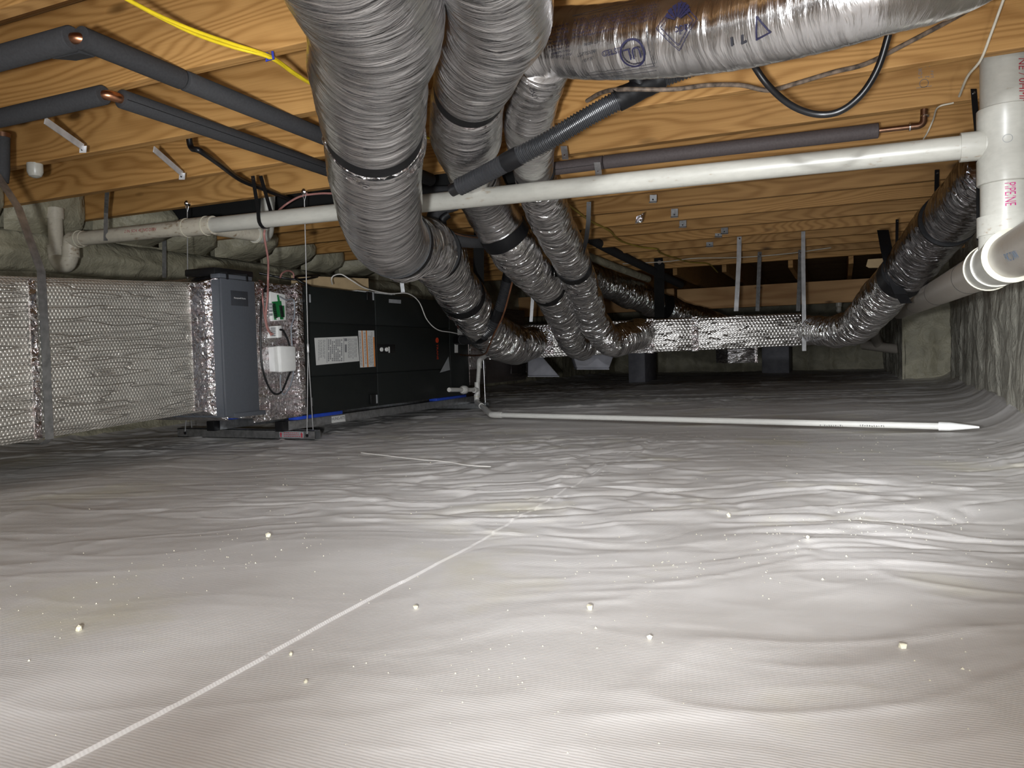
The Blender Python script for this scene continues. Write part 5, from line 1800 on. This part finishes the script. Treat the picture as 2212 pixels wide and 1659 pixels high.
strap('black_hanger_strap', [at(1036, 470, 4.2), at(1034, 560, 4.3), at(1034, 620, 4.4), at(1032, 680, 4.5)], RX, 0.06, MT['black_mat'], 'broad black strap in the dark gap between the widest and middle ducts')
strap('galvanised_strap', [at(1597, 509, 5.2), at(1596, 560, 5.2), at(1593, 620, 5.2), at(1590, 672, 5.2)], RX, 0.030, MT['strap'], 'bright metal strap above the middle of the trunk')
strap('galvanised_strap', [at(1735, 491, 4.95), at(1735, 560, 4.95), at(1736, 640, 4.95), at(1737, 700, 4.93), at(1737, 758, 4.95)], RX, 0.026, MT['strap'], 'bright metal strap at the right end of the trunk')
strap('galvanised_strap', [at(1641, 544, 5.9), at(1639, 600, 5.9), at(1636, 672, 5.9)], RX, 0.030, MT['galv'], 'dull metal strap between the two bright straps above the trunk')
strap('galvanised_strap', [at(1729, 540, 5.5), at(1727, 610, 5.5), at(1724, 672, 5.5)], RX, 0.030, MT['galv'], 'dull metal strap just behind the right trunk strap')
strap('galvanised_strap', [at(1152, 615, 5.3), at(1150, 650, 5.3), at(1147, 695, 5.3)], RX, 0.022, MT['strap'], 'short bright strap in the dark gap left of the middle flex duct')
strap('galvanised_strap', [on(233, 374, 1, 2.26), on(231, 420, 1, 2.3), on(229, 460, 1, 2.38), on(228, 520, 1, 2.40)], RX, 0.018, MT['galv'], 'dull strap crossing in front of the soiled left drain pipe')
strap('galvanised_strap', [at(355, 510, 4.1), at(355, 550, 4.1), at(355, 600, 4.1)], RX, 0.022, MT['galv'], 'short dull strap above the return duct, left of the filter cabinet')
strap('galvanised_strap', [at(868, 570, 4.45), at(868, 610, 4.45), at(871, 634, 4.45)], RX, 0.022, MT['galv'], 'small bent strap above the air handler, under the widest duct')

# diagonal bridging straps, upper left, and joist clips
for (a, b, lab) in (((97, 260), (180, 322), 'diagonal galvanised bridging brace under the lower insulated pipe, upper left'),
                    ((332, 322), (394, 380), 'diagonal galvanised bridging brace beside the black cable, left')):
    tb = thing('bridging_brace', lab, 'brace', ztop(*b, 1.075))
    e = ztop(*b, 1.074)
    yj = e[1]
    s_ = on(a[0], a[1], 1, yj - 0.25)
    e = on(b[0], b[1] - 4, 1, yj - 0.055)
    obj('brace_bar', MB().ribbon([s_, (s_ + e) / 2, e], (0.2, 0.1, 1), 0.020, 0.003), MT['strap'], tb, uv=False)
    e2 = on(b[0] - 1, b[1] + 8, 1, yj - 0.052)
    obj('nail_tab', MB().ribbon([e + (0, 0, .004), e2], RX, 0.022, 0.002), MT['strap'], tb, uv=False)
    obj('nail_head', MB().pipe((e + e2) / 2 + (0, -.003, 0), (e + e2) / 2 + (0, -.006, 0), .003, n=8), MT['black'], tb, uv=False)
clips = [(1411, 421, 436, 'first from the drain pipe'), (1457, 451, 468, 'second from the drain pipe'), (1475, 472, 490, 'third, just below right of the second'),
         (1565, 489, 504, 'fourth, nearest to the bright trunk strap'), (1552, 504, 511, 'tiny one just left of the fourth'), (1533, 523, 532, 'last and farthest one')]
for (x, y_0, y_1, lab) in clips:
    b0 = ztop(x, y_1, 1.075)
    tcx = thing('joist_clip', 'galvanised bridging clip on the far joists, ' + lab, 'clip', b0)
    q0, q1 = on(x, y_0, 1, b0[1] - .048), on(x, y_1, 1, b0[1] - .046)
    wv = 14 * np.linalg.norm(q1 - CP) / FPX
    obj('clip_plate', MB().ribbon([q0, q1 + (0, 0, .006), q1], RX, wv, 0.003), MT['galv'], tcx, uv=False)
    obj('clip_foot', MB().ribbon([q1, q1 + (0, -.012, -.006)], RX, wv * 1.1, 0.003), MT['galv'], tcx, uv=False)
    obj('nail_head', MB().pipe(q1 + (0, -.006, .010), q1 + (0, -.003, .010), .004, n=8), MT['black'], tcx, uv=False)
# near clip above the brown insulated pipe, with a pipe hook
for x, y, lab in ((1218, 335, 'galvanised clip between the slim flex duct and the brown insulated pipe'), (1290, 370, 'small clip under the brown insulated pipe')):
    b0 = at(x, y, 2.62)
    tcx = thing('joist_clip', lab, 'clip', b0)
    obj('clip_plate', MB().ribbon([b0 + (0, 0, .03), b0 + (.004, 0, 0), b0 + (.006, -.004, -.016)], RX, 0.022, 0.003), MT['galv'], tcx, uv=False)
    obj('nail_head', MB().pipe(b0 + (.004, -.006, -.002), b0 + (.004, -.003, -.002), .003, n=8), MT['steel'], tcx, uv=False)
# foil scrap stuck on a far joist
p = on(1381, 474, 1, 1.478 + JS * 6 - JW - .006)
fsr = MB().add([p + (-.022, 0, -.02), p + (.018, -.01, -.018), p + (.03, 0, .035), p + (.012, -.02, .02), p + (-.012, -.016, .012)], [(0, 1, 4), (1, 3, 4), (1, 2, 3)])
tag(obj('foil_scrap', fsr, MT['tape'], None, smooth=0), 'torn scrap of foil stuck to a far joist below the drain pipe', 'scrap')
# white plastic cap hanging below the left joist
p = on(76, 372, 1, 1.86)
wc = MB().tube([p + (0, 0, .03), p + (0, 0, .0), p + (0, 0, -.014), p + (0, 0, -.02)], [.026, .026, .020, .008], 20)
tag(obj('white_pipe_cap', wc, MT['pvc'], None, uv=False), 'round white pipe cap poking below a joist at the far left', 'pipe cap')
# grey pipe end at the very left edge
eb = thing('grey_pipe_drop', 'dark grey insulated pipe end at the very left edge below the lower pipe', 'pipe', on(0, 380, 1, 1.7))
t0, t1 = on(6, 296, 1, 1.62), on(6, 395, 1, 1.62)
obj('sleeve', MB().tube([t0, t0 + (t1 - t0) * .75, t1], [.02, .02, .017], 18), MT['rubber'], eb, uv=False)
obj('copper_collar', MB().tube([t0 + (0, 0, .012), t0 + (0, 0, -.002)], .0215, 18), MT['copper_old'], eb, uv=False)

# lumber stamp on a joist
YJ = 1.478 + JS * 3 - JW - 0.0006
ls = on(1995, 180, 1, YJ)
jst = [o for o in ceil.children if o.name.startswith('joist')]
xv, yv = np.array([0, 0, 1.0]), np.array([-1.0, 0, 0])
for body, size, px, py in (('S-DRY', .0145, 1988, 155), ('2', .020, 2003, 142), ('2', .015, 2003, 166), ('S-P-F', .011, 2014, 160)):
    q = on(px, py, 1, YJ)
    flat_text('lumber_stamp', body, size, q, xv, yv, MT['ink_grey'], ceil)
V, F = strokes([circle2d(0, 0, .012, 20)], .0015)
flat_shape('lumber_stamp', V, F, on(1996, 180, 1, YJ), (1, 0, 0), (0, 0, 1), MT['ink_grey'], ceil)
V, F = strokes([[(-.02, 0), (.02, 0)]], .0015)
flat_shape('lumber_stamp', V, F, on(1996, 188, 1, YJ), (1, 0, 0), (0, 0, 1), MT['ink_grey'], ceil)

# =================================================================== PIERS AND FAR THINGS
def pier(label, pxl, pxm, pxr, pyb, ztop_, mat):
    fl = on(pxm, pyb, 2, 0.0)
    d = (fl - CP) @ FW
    l = on(pxl, pyb, 1, fl[1])
    t = thing('foundation_pier', label, 'pier', fl)
    wd = fl[0] - l[0]
    # depth so that the right side is seen as wide as in the photograph
    dep = 0.25
    for k in range(60):
        if proj((fl[0], fl[1] + dep, 0.1))[0] < pxr:
            dep += 0.02
    dep = min(dep, 0.8)
    obj('shaft', MB().bx(l[0], fl[0], fl[1], fl[1] + dep, -0.05, ztop_), mat, t, bevel=0.008)
    obj('cap_block', MB().bx(l[0] - .01, fl[0] + .01, fl[1] - .01, fl[1] + dep + .01, ztop_, ztop_ + 0.06), mat, t, bevel=0.008)
    return t


pier('grey wrapped pier under the middle of the trunk, nearest and brightest', 1358, 1394, 1418, 826, 0.56, MT['block'])
pier('grey wrapped pier under the right end of the trunk', 1646, 1705, 1719, 806, 0.56, MT['block'])


def boot(label, pts_top, pts_bot, d, mat):
    t = thing('duct_boot', label, 'duct boot', at(*pts_bot[0], d))
    lo = [at(*p, d) for p in pts_bot]
    hi = [at(*p, d) for p in pts_top]
    bk = FW * 0.25 * np.array([1, 1, 0])
    obj('boot_body', MB().hull8([lo[0], lo[1], lo[1] + bk, lo[0] + bk], [hi[0], hi[1], hi[1] + bk, hi[0] + bk]), mat, t, bevel=0.01)
    fl_ = 0.012
    obj('boot_flange', MB().hull8([lo[0] + (0, 0, -.008), lo[1] + (0, 0, -.008), lo[1] + bk + (0, 0, -.008), lo[0] + bk + (0, 0, -.008)], [lo[0], lo[1], lo[1] + bk, lo[0] + bk]), mat, t)
    return t


boot('pale grey tapered duct boot below the trunk, left of the middle pier', [(1236, 764), (1328, 764)], [(1246, 796), (1316, 796)], 5.45, MT['block'])
boot('low grey duct boot behind the plenum, left of the tapered one', [(1140, 770), (1168, 766)], [(1140, 812), (1208, 812)], 5.75, MT['block'])
dbx = thing('foil_boot_box', 'dark foil box under the trunk, left of the right pier', 'duct boot', at(1605, 785, 5.25))
p0 = at(1572, 785, 5.25)
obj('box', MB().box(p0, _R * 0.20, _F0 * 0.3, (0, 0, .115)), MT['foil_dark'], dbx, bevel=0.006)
obj('foil_edge', MB().box(p0 + _R * 0.185 - _F0 * .006, _R * 0.018, _F0 * 0.02, (0, 0, .115)), MT['tape'], dbx)
p = on(1812, 668, 1, 8.34)
tag(obj('white_lamp_holder', MB().tube([(p[0], p[1], .792), p + (0, 0, .03), p + (0, 0, .02), p + (0, 0, -.02), p + (0, 0, -.035)], [.03, .03, .022, .026, .010], 16), MT['pvc'], None, uv=False),
    'small white round fitting hanging under the far girder', 'fitting')
p = at(1892, 570, 4.3)
tag(obj('pink_tape_scrap', MB().hull8([p + (-.035, 0, -.02), p + (.05, 0, -.025), p + (.05, .01, .015), p + (-.04, .01, .012)], [p + (-.05, .004, -.01), p + (.05, .004, -.01), p + (.05, .014, .03), p + (-.04, .014, .03)]), MT['card'], None),
    'small pinkish scrap stuck left of the wide black strap at right', 'scrap')

# =================================================================== FOAM CRUMBS ON THE FLOOR
def crumb_mesh(p, r, seed):
    rs2 = random.Random(seed)
    bm = bmesh.new()
    bmesh.ops.create_icosphere(bm, subdivisions=1, radius=r)
    mb = MB()
    mb.v = [tuple(np.array(v.co) * rs2.uniform(.7, 1.2) + np.array(p)) for v in bm.verts]
    mb.f = [tuple(v.index for v in f.verts) for f in bm.faces]
    mb.uv = [[(0, 0)] * 3] * len(mb.f)
    bm.free()
    return mb


big = [(170, 1357, 7, 'pale foam crumb alone on the left floor, left of the seam'), (580, 1156, 6, 'pale foam crumb alone on the floor, below the air handler'),
       (1273, 1311, 8, 'yellowish foam crumb near the floor centre, largest of them'), (1403, 1377, 6, 'pale foam crumb with a long shadow, right of the floor centre'),
       (898, 1311, 6, 'yellowish foam crumb just right of the floor seam'), (1950, 1395, 7, 'flat pale foam crumb on the right floor'),
       (1574, 1113, 5, 'pale foam crumb on the middle right floor, far from the others'), (1745, 1163, 5, 'orange tinted foam crumb on the right floor'),
       (628, 1412, 5, 'small pale foam crumb on the dark side right of the seam, lower left'), (660, 1472, 5, 'small pale foam crumb near the bottom, right of the seam')]
for i, (x, y, s_, lab) in enumerate(big):
    p = on(x, y, 2, 0.0)
    r = s_ * np.linalg.norm(p - CP) / FPX
    z = zfloor(p[0], p[1])
    p = on(x, y, 2, z + r * .6)
    tag(obj('foam_crumb', crumb_mesh((p[0], p[1], zfloor(p[0], p[1]) + r * 0.6), r, i), MT['crumb'], None, uv=False), lab, 'crumb')
mb = MB()
rs3 = random.Random(5)
cs = [(rs3.uniform(-1.1, 0.45), rs3.uniform(0.5, 1.8)) for _ in range(9)]
for i in range(700):
    if i % 2:
        cx_, cy_ = rs3.choice(cs)
        x, y = rs3.gauss(cx_, .09), rs3.gauss(cy_, .09)
    else:
        x, y = rs3.uniform(-1.9, 0.42), rs3.uniform(0.45, 3.4)
    r = rs3.uniform(.0005, .0011) * (1 + .25 * y) * (1.7 if rs3.random() < .06 else 1)
    z = zfloor(x, y)
    k = len(mb.v)
    P = [(x + r * math.cos(a), y + r * math.sin(a), z + r * .2) for a in (0, 1.57, 3.14, 4.71)] + [(x, y, z + r * 1.3)]
    mb.add(P, [(0, 1, 4), (1, 2, 4), (2, 3, 4), (3, 0, 4)])
tag(stuff(obj('foam_dust', mb, MT['crumb'], None, uv=False, smooth=0)), 'fine pale foam dust specks scattered over the white floor sheet', 'dust')

# =================================================================== GROUPS OF LIKE THINGS
GROUPS = {'flex_duct': 'silver flex ducts', 'black_hanger_strap': 'black hanger straps', 'galvanised_strap': 'metal hanger straps',
          'joist_clip': 'bridging clips on the joists', 'foam_crumb': 'foam crumbs on the floor sheet', 'pink_thermostat_wire': 'pink thermostat wires',
          'white_thin_wire': 'thin pale wires on the joists', 'yellow_cable': 'pair of yellow cables', 'suspension_cable': 'steel suspension cables',
          'insulated_water_pipe': 'insulated pipes under the joists', 'foundation_pier': 'grey piers', 'duct_boot': 'grey duct boots',
          'bridging_brace': 'diagonal bridging braces', 'refrigerant_line': 'black refrigerant lines'}
for o in list(bpy.data.objects):
    g = GROUPS.get(o.name.split('.')[0])
    if g and o.parent is None and 'category' in o:
        o['group'] = g
